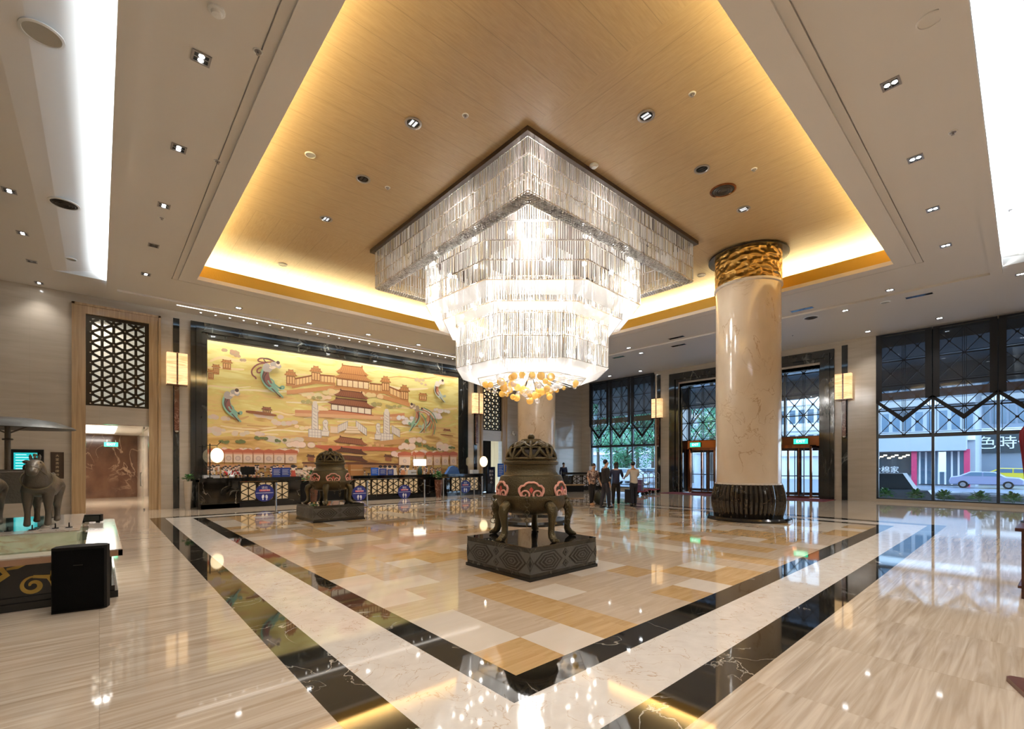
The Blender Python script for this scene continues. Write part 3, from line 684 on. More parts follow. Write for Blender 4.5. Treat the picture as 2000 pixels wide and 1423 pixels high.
def sconce(x, y, rz, zc, lb):
    t_ = thing('wall_lantern', lb, 'wall lamp', (x, y, 0), rz, 'onyx lanterns on the pilasters')   # local -y faces the room
    for sx in (-1, 1): B('onyx_panel', onyx, t_, (-.30 if sx < 0 else .02, -.30, zc-.56, -.02 if sx < 0 else .30, -.06, zc+.56))
    B('centre_post', BROWN, t_, (-.025, -.32, zc-.60, .025, -.02, zc+.58)); B('wall_rail', DARKB, t_, (-.05, -.04, zc-2.3, .05, 0, zc+.5))
    B('base_tray', BROWN, t_, (-.30, -.30, zc-.60, .30, -.04, zc-.56)); B('tail', BROWN, t_, (-.07, -.14, zc-2.2, .07, -.05, zc-.6))
    m_ = MB(); m_.lathe([(0, -.05), (.05, -.02), (.06, .02), (0, .03)], (0, -.1, zc-2.22), 12); m_.build('finial', CREAM, t_, smooth=True)
    return t_
sconce(2.07, 20.47, 0, 5.0, 'glowing onyx lantern on the pilaster left of the mural')
sconce(15.61, 20.47, 0, 4.95, 'glowing onyx lantern on the pilaster right of the mural')
zc = onwallX(1655, 755)[1]
sconce(24.77, yA, -PI/2, zc, 'glowing onyx lantern right of the revolving doors')
sconce(24.77, yB, -PI/2, 4.9, 'glowing onyx lantern left of the revolving doors')

# ------------------------------------------------------------------ mural
mu = thing('palace_mural', 'huge golden wall painting of Tang palaces, clouds and flying figures behind the reception', 'mural', (8.7, 20.45, 0))
FRM = BLACKW
def fbox(x0, z0, x1, z1, d0, d1): return (x0-8.7, -d1, z0, x1-8.7, d0, z1)
PX0, PX1, PZ0, PZ1 = 2.99, 14.36, .9, 6.24
m = MB()
for e, dd in ((0, .06), (.16, .11), (.34, .07)):
    a, b_, c_, d_ = 2.49+e, 15.03-e, 6.86-e*1.0, 0
    a2, b2, c2 = a+.17, b_-.22, c_-.2
    m.box(a-8.7, -dd, 0, a2-8.7, .05, c_); m.box(b2-8.7, -dd, 0, b_-8.7, .05, c_); m.box(a2-8.7, -dd, c2, b2-8.7, .05, c_)
m.build('marble_frame', FRM, mu)
pm, N_, L_, b_ = newmat('mural_ground'); b_.inputs['Roughness'].default_value = .5
tt = N_.new('ShaderNodeTexCoord'); mp = N_.new('ShaderNodeMapping'); mp.inputs['Scale'].default_value = (.35, 1, 1.6)
L_.new(tt.outputs['Object'], mp.inputs[0]); nz = N_.new('ShaderNodeTexNoise'); nz.inputs['Scale'].default_value = 2.4; nz.inputs['Detail'].default_value = 8; nz.inputs['Distortion'].default_value = 1.0
L_.new(mp.outputs[0], nz.inputs['Vector'])
sx = N_.new('ShaderNodeSeparateXYZ'); L_.new(tt.outputs['Object'], sx.inputs[0])
mr = N_.new('ShaderNodeMapRange'); mr.inputs[1].default_value = .9; mr.inputs[2].default_value = 6.3; L_.new(sx.outputs['Z'], mr.inputs[0])
ad = N_.new('ShaderNodeMath'); ad.operation = 'MULTIPLY_ADD'; ad.inputs[1].default_value = .62; L_.new(mr.outputs[0], ad.inputs[0])
sc_ = N_.new('ShaderNodeMath'); sc_.operation = 'MULTIPLY_ADD'; sc_.inputs[1].default_value = 1.15; sc_.inputs[2].default_value = -.27; L_.new(nz.outputs['Fac'], sc_.inputs[0]); L_.new(sc_.outputs[0], ad.inputs[2])
cr = ramp(N_, [(.22, (.42, .20, .06)), (.36, (.55, .33, .09)), (.47, (.68, .42, .15)), (.56, (.76, .55, .2)), (.68, (.70, .56, .17)), (.9, (.80, .72, .30))])
L_.new(ad.outputs[0], cr.inputs[0]); L_.new(cr.outputs[0], b_.inputs['Base Color'])
B('painting', pm, mu, (PX0-8.75, -.02, PZ0, PX1-8.65, .03, PZ1))
B('dark_panel', BLKM, mu, (PX0-8.75, -.02, 0, PX1-8.65, .03, PZ0))
art = MB(); art.cols = []
lay = [0]
YP = 20.42
def P2(px, py):
    x_, z_ = WY(px, py, YP); return (min(max(x_, PX0+.02), PX1-.02), max(min(z_, PZ1-.02), PZ0))
def poly(col, pts, world=False):
    lay[0] += 1; q = pts if world else [P2(*p) for p in pts]; y_ = -.0215-.00003*lay[0]
    art.add([(x_-8.7, y_, z_) for x_, z_ in q], [tuple(range(len(q)))]); art.cols += [col]*len(q)
def stroke(col, pts, w_, taper=True):
    q = [Vector(P2(*p)) for p in pts]
    # smooth
    for _ in range(2):
        r_ = [q[0]]
        for a, b_ in zip(q, q[1:]): r_ += [a.lerp(b_, .25), a.lerp(b_, .75)]
        q = r_+[q[-1]]
    n = len(q); L0, R0 = [], []
    for i, p in enumerate(q):
        d = (q[min(i+1, n-1)]-q[max(i-1, 0)]); d = d.normalized() if d.length > 1e-6 else Vector((1, 0)); pn = Vector((-d.y, d.x))
        ww = w_*(.35+.65*math.sin(PI*(i+.5)/n)) if taper else w_
        L0.append(p+pn*ww/2); R0.append(p-pn*ww/2)
    lay[0] += 1; y_ = -.0215-.00003*lay[0]
    vs = [(p.x-8.7, y_, p.y) for p in L0+R0]; art.add(vs, [(i, i+1, n+i+1, n+i) for i in range(n-1)]); art.cols += [col]*len(vs)
ra = random.Random(11)
def cloud(cx, cy, w_, h_, col, line=None, n=9):
    c0 = Vector(P2(cx, cy)); W_ = Vector(P2(cx+w_/2, cy)).x-c0.x; H_ = Vector(P2(cx, cy-h_/2)).y-c0.y
    blobs = [(c0.x+W_*ra.uniform(-.8, .8), c0.y+H_*ra.uniform(-.4, .4), H_*ra.uniform(.45, .8)) for _ in range(n)]
    if line:
        for x_, z_, r_ in blobs: poly(line, [(x_+(r_*1.35+.02)*math.cos(t_*PI/9), max(PZ0, z_+(r_+.02)*math.sin(t_*PI/9))) for t_ in range(18)], True)
    for x_, z_, r_ in blobs: poly([min(1, c*ra.uniform(.94, 1.06)) for c in col], [(x_+r_*1.35*math.cos(t_*PI/9), max(PZ0, z_+r_*math.sin(t_*PI/9))) for t_ in range(18)], True)
def roof(cx, y, w_, h_, col, dk, curl=.18):
    """swept Chinese roof: ridge at y, eaves at y+h_"""
    sl_ = .10*h_/10
    t = .62*w_/2; e_ = w_/2; sk_ = .12
    f = lambda dx, dy: (cx+dx, y+dy+dx*sk_)
    poly(col, [f(-t, 0), f(t, 0), f(t+.08*w_, h_*.5), f(e_, h_*.82), f(e_*1.08, h_*.74), f(e_*.92, h_*1.02), f(-e_*.92, h_*1.02), f(-e_*1.08, h_*.74), f(-e_, h_*.82), f(-t-.08*w_, h_*.5)])
    poly(dk, [f(-e_*.92, h_*.95), f(e_*.92, h_*.95), f(e_*.9, h_*1.08), f(-e_*.9, h_*1.08)])
    poly(dk, [f(-t, -h_*.06), f(t, -h_*.06), f(t, h_*.06), f(-t, h_*.06)])
    for s_ in (-1, 1): poly(dk, [f(s_*t-1.2, -h_*.22), f(s_*t+1.2, -h_*.22), f(s_*t+1.2, h_*.1), f(s_*t-1.2, h_*.1)])
    for k in range(int(w_/5)):
        dx = -t*.95+1.9*t*k/max(1, int(w_/5)-1); ex = dx*1.32
        poly(dk, [f(dx-.2, h_*.08), f(dx+.2, h_*.08), f(ex+.25, h_*.95), f(ex-.25, h_*.95)])
def hall(cx, y, w_, h_, col, wall, dk, n=6):
    sk_ = .12; f = lambda dx, dy: (cx+dx, y+dy+dx*sk_)
    poly(wall, [f(-w_/2, 0), f(w_/2, 0), f(w_/2, h_), f(-w_/2, h_)])
    for k in range(n+1):
        dx = -w_/2+w_*k/n; poly(dk, [f(dx-.7, 0), f(dx+.7, 0), f(dx+.7, h_), f(dx-.7, h_)])
    for yy in (0, h_*.92): poly(dk, [f(-w_/2, yy), f(w_/2, yy), f(w_/2, yy+h_*.1), f(-w_/2, yy+h_*.1)])
    poly(col, [f(-w_*.55, h_), f(w_*.55, h_), f(w_*.6, h_*1.25), f(-w_*.6, h_*1.25)])
OR, ORD, BRN, BRD, TAN, PALE, RED = (.52, .24, .08), (.28, .10, .03), (.30, .11, .05), (.13, .045, .02), (.72, .46, .2), (.84, .66, .42), (.5, .13, .06)
LAV, LAVL = (.60, .50, .44), (.78, .66, .54)
# streaks of cloud over the whole ground
for k in range(46):
    cx, cy = ra.uniform(410, 885), ra.uniform(690, 860); L_ = ra.uniform(20, 70)
    stroke(ra.choice(((.70, .42, .17), (.84, .66, .36), (.62, .36, .13), (.88, .75, .48))), [(cx-L_, cy+ra.uniform(-4, 4)), (cx-L_*.4, cy+ra.uniform(-6, 3)), (cx+L_*.3, cy+ra.uniform(-4, 6)), (cx+L_, cy+ra.uniform(-2, 8))], ra.uniform(.04, .13))
for cx, cy, a, b_ in ((448, 685, 34, 9), (470, 695, 30, 9), (458, 688, 16, 12), (478, 703, 20, 8)): cloud(cx, cy, a, b_, (.46, .32, .2), None, 5)
cloud(817, 742, 24, 10, (.62, .45, .28), None, 5); cloud(828, 750, 14, 6, (.66, .5, .32), None, 4)
for cx, cy, a, b_ in ((430, 815, 60, 12), (530, 812, 90, 18), (560, 825, 60, 14), (470, 845, 110, 14), (560, 860, 90, 16), (420, 840, 40, 14)): cloud(cx, cy, a, b_, (.70, .55, .42), None, 8)
for cx, cy, a, b_ in ((610, 770, 60, 16), (600, 835, 60, 12), (640, 800, 50, 14)): cloud(cx, cy, a, b_, (.86, .66, .38), None, 8)
# far left pavilions
for cx, y_, w_ in ((443, 703, 24), (422, 712, 18), (412, 722, 16)):
    roof(cx, y_, w_, 5, OR, ORD); hall(cx, y_+6, w_*.6, 10, OR, (.68, .40, .16), ORD, 3)
# long gallery at the top and its towers
def gallery(pts, h_):
    for (a, b_), (c_, d_) in zip(pts, pts[1:]):
        poly((.80, .55, .26), [(a, b_), (c_, d_), (c_, d_+h_), (a, b_+h_)]); poly(ORD, [(a, b_-2), (c_, d_-2), (c_, d_+1), (a, b_+1)]); poly(OR, [(a, b_+h_-1), (c_, d_+h_-1), (c_, d_+h_+4), (a, b_+h_+4)])
        n = int(abs(c_-a)/6)
        for k in range(n): x_ = a+(c_-a)*(k+.5)/n; y_ = b_+(d_-b_)*(k+.5)/n; poly(ORD, [(x_-.5, y_), (x_+.5, y_), (x_+.5, y_+h_), (x_-.5, y_+h_)])
gallery([(570, 741), (618, 732), (655, 735)], 13); gallery([(722, 749), (752, 752), (797, 771)], 13)
for cx, y_, w_, k in ((568, 727, 26, 1), (617, 720, 26, 1), (753, 740, 22, 1), (790, 757, 22, 1)):
    roof(cx, y_, w_, 6, OR, ORD); roof(cx, y_-5, w_*.5, 4, OR, ORD); hall(cx, y_+7, w_*.62, 16, OR, (.74, .46, .2), ORD, 3)
poly((.62, .30, .12), [(560, 762), (655, 752), (725, 764), (800, 786), (800, 794), (725, 772), (655, 760), (560, 770)])
roof(688, 715, 62, 16, OR, ORD); roof(690, 731, 76, 10, OR, ORD); hall(689, 742, 62, 15, OR, (.84, .66, .4), ORD, 6)
cloud(690, 770, 130, 14, (.84, .66, .34), None, 12); cloud(620, 775, 60, 14, (.84, .68, .4), None, 8)
# second hall
for cx in (600, 620, 735, 760, 775): cloud(cx, 775+ra.uniform(0, 12)+(cx-600)*.06, 22, 8, (.42, .36, .14), None, 6)
roof(686, 764, 66, 12, BRN, BRD); poly(BRD, [(655, 776), (717, 782), (717, 786), (655, 780)]); roof(686, 781, 92, 11, BRN, BRD); hall(686, 793, 78, 12, RED, (.82, .72, .55), BRD, 6)
poly((.60, .26, .12), [(576, 800), (650, 802), (730, 812), (790, 806), (790, 814), (650, 812), (576, 806)]); poly((.70, .40, .2), [(576, 806), (790, 814), (790, 822), (576, 812)])
roof(521, 795, 22, 5, BRN, BRD); hall(521, 801, 14, 4, BRN, TAN, BRD, 4)
stroke(ORD, [(480, 803), (505, 806), (540, 811)], .12); roof(826, 768, 18, 4, OR, ORD); hall(826, 773, 13, 7, OR, TAN, ORD, 3); roof(873, 838, 16, 3, BRN, BRD); stroke(ORD, [(860, 848), (885, 851)], .06)
# white pillars, lions, balustrades
WH, WHD = (.74, .66, .56), (.42, .34, .30)
def pillar(cx, y0_, y1_):
    poly(WHD, [(cx-6, y0_), (cx+6, y0_), (cx+7, y1_), (cx-7, y1_)]); poly(WH, [(cx-4.6, y0_), (cx+4.6, y0_), (cx+5.6, y1_), (cx-5.6, y1_)])
    for k in range(7): yy = y0_+4+(y1_-y0_-6)*k/7; stroke(WHD, [(cx-4, yy), (cx, yy+3), (cx+4, yy+5)], .025)
    cloud(cx, y0_+11, 26, 5, (.66, .56, .46), None, 5); poly(WH, [(cx-3, y0_-7), (cx+3, y0_-7), (cx+5, y0_), (cx-5, y0_)])
    poly(WHD, [(cx-13, y1_-5), (cx+13, y1_-3), (cx+13, y1_+15), (cx-13, y1_+13)]); poly(WH, [(cx-12, y1_-4), (cx+12, y1_-2), (cx+12, y1_+14), (cx-12, y1_+12)])
    for k in range(5): x_ = cx-11+22*k/4; poly(WHD, [(x_-.35, y1_-4), (x_+.35, y1_-4), (x_+.35, y1_+13), (x_-.35, y1_+13)])
    for k in range(2): yy = y1_+1+k*6; poly(WHD, [(cx-12, yy), (cx+12, yy+1.5), (cx+12, yy+2.1), (cx-12, yy+.6)])
pillar(615, 790, 842); pillar(755, 805, 850)
def lion(cx, y_, s_=1):
    poly(WHD, [(cx-8*s_, y_+18), (cx+9*s_, y_+19), (cx+7*s_, y_+30), (cx-8*s_, y_+29)]); poly(WH, [(cx-7*s_, y_+19), (cx+8*s_, y_+20), (cx+6*s_, y_+29), (cx-7*s_, y_+28)])
    poly(WHD, [(cx-5.5*s_, y_+2), (cx-2, y_-3), (cx+3, y_-3), (cx+6*s_, y_+2), (cx+5*s_, y_+10), (cx+7*s_, y_+20), (cx-6*s_, y_+20), (cx-4*s_, y_+10)])
    poly(WH, [(cx-4.5*s_, y_+2), (cx-2, y_-2), (cx+3, y_-2), (cx+5*s_, y_+2), (cx+4*s_, y_+10), (cx+6*s_, y_+19), (cx-5*s_, y_+19), (cx-3*s_, y_+10)])
    stroke(WHD, [(cx-2, y_+3), (cx+1, y_+5), (cx+3, y_+3)], .03); stroke(WHD, [(cx-2, y_+9), (cx, y_+15), (cx+3, y_+17)], .03)
lion(635, 822); lion(738, 829, .8)
poly((.76, .58, .4), [(645, 832), (662, 833), (662, 846), (645, 845)])
for a, b_, c_, d_ in ((660, 836, 679, 828), (695, 827, 716, 842), (765, 836, 781, 845)):
    poly(WHD, [(a, b_-6), (c_, d_-6), (c_, d_+9), (a, b_+9)]); poly(WH, [(a+.8, b_-4.6), (c_-.8, d_-4.6), (c_-.8, d_+8), (a+.8, b_+8)])
    for k in range(6): x_ = a+(c_-a)*k/5; y_ = b_+(d_-b_)*k/5; poly(WHD, [(x_-.35, y_-7), (x_+.35, y_-7), (x_+.35, y_+9), (x_-.35, y_+9)])
for k in range(6): yy = 832+k*2.3; poly(((.82, .66, .45), (.66, .48, .28))[k % 2], [(679-k*1.5, yy), (697+k*1.5, yy+1), (697+k*1.5, yy+3.3), (679-k*1.5, yy+2.3)])
poly((.55, .30, .12), [(590, 852), (640, 856), (640, 862), (600, 862)]); poly((.55, .30, .12), [(730, 862), (790, 856), (790, 868), (730, 868)])
# third hall, dark gate below
cloud(690, 868, 150, 8, (.72, .42, .2), None, 9)
roof(685, 855, 66, 11, BRN, BRD); poly(RED, [(600, 868), (690, 871), (790, 874), (770, 880), (640, 880)])
roof(686, 876, 62, 8, BRD, (.06, .03, .02)); roof(686, 890, 66, 8, BRD, (.06, .03, .02)); poly(TAN, [(664, 886), (708, 888), (708, 890), (664, 888)])
poly(BRD, [(590, 902), (700, 902), (780, 905), (780, 908), (590, 905)]); poly((.4, .2, .08), [(592, 905), (780, 908), (780, 913), (592, 911)])
for cx in (607, 758): roof(cx, 888, 18, 4, BRD, (.06, .03, .02)); poly(BRN, [(cx-6, 892), (cx+6, 893), (cx+6, 900), (cx-6, 899)])
# trees, clouds with outlines
GRN = (.16, .18, .06)
for cx, cy, w_ in ((440, 862, 26), (470, 862, 18), (512, 856, 30), (548, 860, 22), (820, 866, 20), (845, 875, 24), (868, 878, 16), (800, 862, 18)): cloud(cx, cy, w_, 8, GRN, None, 8)
for cx, cy, w_, h_ in ((585, 868, 60, 14), (560, 880, 50, 12), (800, 872, 60, 14), (830, 884, 70, 12), (870, 872, 40, 16), (790, 888, 50, 12), (815, 860, 40, 12), (470, 878, 120, 10)): cloud(cx, cy, w_, h_, (.80, .62, .47), (.58, .38, .26), 9)
for cx, cy, w_ in ((825, 868, 22), (850, 875, 22), (880, 872, 18)): cloud(cx, cy+2, w_, 6, GRN, None, 6)
for cx, cy, w_, h_ in ((792, 816, 36, 10), (800, 824, 26, 12), (862, 802, 38, 10), (855, 812, 20, 12)): cloud(cx, cy, w_, h_, (.80, .72, .66), (.62, .5, .42), 7)
# tents with lantern screens along the bottom
def tents(xs, y_, sk_):
    for i, (a, b_) in enumerate(xs):
        ya, yb = y_+(a-xs[0][0])*sk_, y_+(b_-xs[0][0])*sk_
        poly(RED, [(a-1, ya-5), ((a+b_)/2, (ya+yb)/2-8), (b_+1, yb-5), (b_+2, yb+1), (a-2, ya+1)]); poly((.66, .3, .18), [(a, ya), (b_, yb), (b_, yb+4), (a, ya+4)])
        poly((.78, .58, .42), [(a+1, ya+3), (b_-1, yb+3), (b_-1, yb+19), (a+1, ya+19)]); poly(BRN, [(a-.5, ya), (a+.5, ya), (a+.5, ya+30), (a-.5, ya+30)])
        cx = (a+b_)/2; c0 = P2(cx, ya+11); poly((.58, .42, .34), [(c0[0]+.1*math.cos(t_*PI/6), c0[1]+.1*math.sin(t_*PI/6)) for t_ in range(12)], True); poly((.7, .52, .42), [(c0[0]+.06*math.cos(t_*PI/6), c0[1]+.06*math.sin(t_*PI/6)) for t_ in range(12)], True)
        stroke(RED, [(a, ya-3), (cx, ya-6), (b_, yb-3)], .06)
tents([(404, 421), (421, 438), (438, 455), (455, 474), (474, 494), (494, 515), (515, 534), (534, 556), (556, 580)], 883, .012)
tents([(778, 802), (806, 811), (811, 828), (832, 845), (846, 860), (862, 876), (878, 892)], 889, .0)
poly((.60, .30, .14), [(404, 906), (580, 908), (580, 914), (404, 912)])
cols = [(.75, .62, .5), (.5, .14, .08), (.16, .1, .08), (.72, .4, .2), (.3, .32, .34), (.82, .7, .55), (.4, .3, .2), (.6, .25, .15)]
for rng, y_, dens in (((404, 600), 910, 90), ((776, 892), 912, 60), ((404, 892), 922, 150), ((560, 800), 916, 60)):
    for k in range(dens):
        x_ = ra.uniform(*rng); yy = y_+ra.uniform(0, 11); c_ = ra.choice(cols); s_ = ra.uniform(.8, 1.4)
        poly(c_, [(x_-1.6*s_, yy+7*s_), (x_-1.1*s_, yy+1.5*s_), (x_+1.1*s_, yy+1.5*s_), (x_+1.8*s_, yy+7*s_)]); c0 = P2(x_, yy)
        poly((.80, .6, .45), [(c0[0]+.04*math.cos(t_*PI/4), c0[1]+.045*math.sin(t_*PI/4)) for t_ in range(8)], True); poly((.05, .04, .04), [(c0[0]+.045*math.cos(t_*PI/4), c0[1]+.035+.03*math.sin(t_*PI/4)) for t_ in range(8)], True)
for cx, cy, w_, h_ in ((620, 915, 60, 10), (700, 918, 90, 10), (590, 922, 40, 8), (755, 914, 30, 8)): cloud(cx, cy, w_, h_, (.82, .64, .48), (.6, .4, .28), 9)
# big court ladies at the right bottom
for cx, c_ in ((742, (.78, .7, .6)), (751, (.7, .5, .3)), (760, (.3, .34, .36)), (770, (.82, .74, .62)), (786, (.7, .28, .12)), (795, (.75, .5, .3)), (655, (.6, .4, .3)), (572, (.6, .1, .06))):
    poly(c_, [(cx-3, 917), (cx+3, 917), (cx+7, 940), (cx-6, 940)]); c0 = P2(cx, 914)
    poly((.85, .68, .54), [(c0[0]+.085*math.cos(t_*PI/5), c0[1]+.1*math.sin(t_*PI/5)) for t_ in range(10)], True); poly((.04, .03, .03), [(c0[0]+.1*math.cos(t_*PI/5), c0[1]+.08+.07*math.sin(t_*PI/5)) for t_ in range(10)], True)
# flying figures: body, robe and trailing ribbons
TEAL, DK, SKN, GRY, MAR = (.22, .42, .32), (.10, .06, .05), (.80, .66, .52), (.45, .40, .36), (.25, .09, .07)
def flyer(o, k, kx, big=False, flip=1, col=TEAL, robe=MAR, sk2=GRY):
    f = lambda x_, y_: (o[0]+x_*kx*flip, o[1]+y_*k)
    if big:
        for pts in ([(40, -18), (20, -34), (-12, -40), (-22, -30), (-6, -24), (24, -26)], [(10, -22), (-20, -20), (-40, 0), (-38, 18), (-26, 26), (-26, 32)], [(-8, -8), (-22, -2), (-22, 12), (-6, 8), (0, -6)]): stroke(MAR, [f(*p) for p in pts], .055, False)
        for pts in ([(44, -20), (16, -38), (-4, -38), (6, -24)],): stroke(DK, [f(*p) for p in pts], .04, False)
    for pts, c_, w_ in (([(16, -14), (4, 2), (2, 22), (10, 42), (24, 60), (44, 74)], col, .34), ([(14, -12), (6, 4), (6, 22), (14, 40), (24, 56)], robe, .22), ([(18, -16), (10, -6), (10, 8)], sk2, .36),
                        ([(8, 10), (-2, 28), (6, 48), (24, 62), (40, 80), (52, 92)], DK, .045), ([(20, 30), (32, 40), (30, 52), (20, 48)], col, .05), ([(28, 44), (44, 60), (60, 66), (64, 56), (54, 56), (50, 64)], col, .07),
                        ([(12, 36), (20, 52), (34, 52), (30, 62), (14, 58)], col, .06), ([(0, 6), (-6, 26), (4, 46), (18, 58)], DK, .05), ([(22, 50), (40, 72), (60, 94)], col, .06)):
        stroke(c_, [f(*p) for p in pts], w_*(1 if big else .85), 'x' == 'y' or w_ > .1)
    for pts, w_ in (([(18, -14), (30, -14), (42, -10)], .11), ([(16, -8), (26, -4), (36, -8)], .07)): stroke(SKN, [f(*p) for p in pts], w_)
    stroke(sk2, [f(*p) for p in [(20, -16), (34, -20), (46, -12), (52, -6)]], .2)
    c0 = P2(*f(44, -18)); poly(SKN, [(c0[0]+.08*math.cos(t_*PI/5), c0[1]+.09*math.sin(t_*PI/5)) for t_ in range(10)], True); poly(DK, [(c0[0]+.07*math.cos(t_*PI/5), c0[1]+.07+.07*math.sin(t_*PI/5)) for t_ in range(10)], True)
flyer((515, 722), .58, .62, True); flyer((440, 775), .52, .5)
flyer((850, 752), .36, .30, False, 1, (.55, .62, .55), (.55, .2, .1), (.75, .68, .6))
flyer((816, 800), .45, -.30, False, 1, (.3, .48, .32), (.5, .2, .1), (.4, .3, .2)); flyer((838, 808), .4, -.34, False, 1, (.45, .55, .4), (.62, .3, .15), (.72, .6, .5))
for pts in ([(818, 800), (835, 803), (845, 820), (840, 838)], [(822, 808), (832, 822), (830, 842)], [(842, 815), (850, 830), (846, 848)], [(826, 796), (845, 806), (852, 826)]): stroke((.16, .30, .18), pts, .05, False); stroke((.5, .2, .1), [(a-3, b_+3) for a, b_ in pts], .05, False)
am, N_, L_, b_ = newmat('mural_paint'); b_.inputs['Roughness'].default_value = .5; at = N_.new('ShaderNodeAttribute'); at.attribute_name = 'Col'; L_.new(at.outputs['Color'], b_.inputs['Base Color'])
art.build('painted_scene', am, mu)

# ------------------------------------------------------------------ mural-side passage wall: screens and board
x0, z0 = WY(13, 975, 20.5); x1, z1 = WY(85, 878, 20.5)
t_ = thing('wall_monitor', 'black framed monitor with a cyan screen on the left wall behind the bronze horses', 'monitor', ((x0+x1)/2, 20.5, 1.55))
B('casing', BLKM, t_, (-.40, -.07, -.5, .40, 0, .5)); B('screen', M('cyan_screen', (.0, .3, .35), .3, emit=(.02, .50, .52), es=.45), t_, (-.24, -.075, -.40, .26, -.07, .40))
s_ = B('screen_text_lines', M('screen_line', (.5, .9, .9), .3, emit=(.5, .95, .9), es=.9), t_, *[(-.20, -.078, .33-k*.085, -.20+.42*ra.uniform(.5, 1), -.075, .345-k*.085) for k in range(8)])
t_ = thing('notice_board', 'narrow dark upright sign board beside the left door surround', 'sign', ((WY(112, 910, 20.5)[0]), 20.5, 1.56))
B('board', M('dark_wood_board', (.05, .028, .015), .35), t_, (-.15, -.03, -.42, .15, 0, .42))
for k in range(6): text('lettering', '大堂贵宾接待'[k], .09, (0, -.034, .30-k*.12), (PI/2, 0, 0), M('sign_gold', (.65, .5, .3), .4), t_)

# ------------------------------------------------------------------ tall windows with geometric lattice, on the right wall
ALU = M('dark_window_frame', (.07, .08, .09), .35, .5)
ALU2 = M('thin_lattice_bar', (.03, .03, .03), .4, .4)
XG = 24.95
def geo_lattice(mb, y0, y1, z0, z1, cw, chh, org_x, th=.028):
    ny_ = max(1, round((y1-y0)/cw)); nz_ = max(1, round((z1-z0)/chh)); cw = (y1-y0)/ny_; chh = (z1-z0)/nz_
    def seg(a, b_, w_): bar2(mb, a, b_, w_, (org_x, 0, 0), (0, 1, 0), (1, 0, 0), .03)
    for j in range(nz_+1): z_ = z0+j*chh; seg((y0, z_), (y1, z_), .05)
    for j in range(nz_): seg((y0, z0+(j+.08)*chh), (y1, z0+(j+.08)*chh), .016)
    for i in range(ny_+1):
        y_ = y0+i*cw
        for e in (-.055, .055):
            if y0 < y_+e < y1: seg((y_+e, z0), (y_+e, z1), .016)
        if 0 < i < ny_: seg((y_, z0), (y_, z1), .016)
    for i in range(ny_):
        for j in range(nz_):
            a, b_, c_, d_ = y0+i*cw, y0+(i+1)*cw, z0+j*chh, z0+(j+1)*chh
            seg((a, c_), (b_, d_), th); seg((a, d_), (b_, c_), th); cy_, cz_ = (a+b_)/2, (c_+d_)/2
            mb.cbox((org_x+.01, cy_, cz_), (.06, .10, .08))
            mb.cbox((org_x+.01, a, c_), (.06, .10, .08))
def window(n, y0, y1, bays, yfirst):
    wn = thing('window_%d' % n, None, None, (0, 0, 0), kind='structure')
    w_ = (y1-y0)/bays; f = MB()
    f.box(XG-.06, y0, .12, XG+.06, y0+.07, 7.0); f.box(XG-.06, y1-.07, .12, XG+.06, y1, 7.0); f.box(XG-.06, y0, .12, XG+.06, y1, .17); f.box(XG-.06, y0, 6.95, XG+.06, y1, 7.0)
    f.box(XG-.07, y0, 2.70, XG+.06, y1, 2.82); f.build('window_frame', ALU, wn)
    for i in range(1, bays): B('mullion', ALU, wn, (XG-.08, y0+i*w_-.045, .12, XG+.06, y0+i*w_+.045, 7.0))
    for i in range(bays):
        m = MB(); geo_lattice(m, y0+i*w_+.05, y0+(i+1)*w_-.05, 2.82, 6.95, .9, .95, XG-.05); m.build('lattice', ALU2, wn)
        B('pane', GLASS, wn, (XG+.0, y0+i*w_+.04, .15, XG+.012, y0+(i+1)*w_-.04, 6.96))
window(1, *GW1, 3, 0); window(2, GW2[0], GW2[1], 4, 0)
SHEER = sheer('grey_sheer_fabric', (.05, .055, .065), .42); TRIM = M('black_blind_trim', (.006, .006, .008), .7)
HEM = sheer('brown_sheer_band', (.13, .095, .06), .3)
def blind(yc, w_, ztop, zs, ztip, lb, cord=True):
    t_ = thing('pointed_blind', lb, 'blind', (24.70, yc, 0), group='pointed sheer blinds at the tall windows'); h = w_/2; tw = .20
    m = MB(); m.add([(0, -h, ztop), (0, h, ztop), (0, h, zs), (0, 0, ztip), (0, -h, zs)], [(0, 1, 2, 3, 4)]); m.build('sheer_panel', SHEER, t_)
    m = MB()
    for s_ in (-1, 1):
        m.box(-.012, min(s_*h, s_*(h-tw)), zs, .012, max(s_*h, s_*(h-tw)), ztop)
        m.prism([(s_*h, zs+.10), (s_*h, zs-.06), (0, ztip-.1), (0, ztip+.12)], (-.012, 0, 0), (0, 1, 0), (0, 0, 1), (.024, 0, 0))
    m.build('trim', TRIM, t_)
    B('woven_band', HEM, t_, (-.006, -h+tw, zs+.02, -.003, h-tw, zs+.34))
    m = MB(); m.tube([(0, 0, ztip-.05), (0, 0, ztip-.42)], .008, 5); m.ball((0, 0, ztip-.44), .02, 6, 4); m.build('pull_cord', TRIM, t_)
    B('head_rail', TRIM, t_, (-.03, -h, ztop, .03, h, ztop+.06))
bw = (GW1[1]-GW1[0])/3
for i, lb in enumerate(('right blind of the three on the far window', 'middle blind of the three on the far window', 'left blind of the three on the far window')):
    blind(GW1[0]+bw*(i+.5), bw-.03, 7.0, 4.22, 3.32, 'dark sheer pointed '+lb)
bw = 1.8
for i, lb in enumerate(('left blind of the large right window, beside the lantern', 'second blind from the left of the large right window', 'blind at the right edge of the picture on the large right window', 'blind of the right window lying beyond the picture edge')):
    blind(GW2[1]-bw*(i+.5), bw-.03, 7.0, 4.25, 3.42, 'dark sheer pointed '+lb)

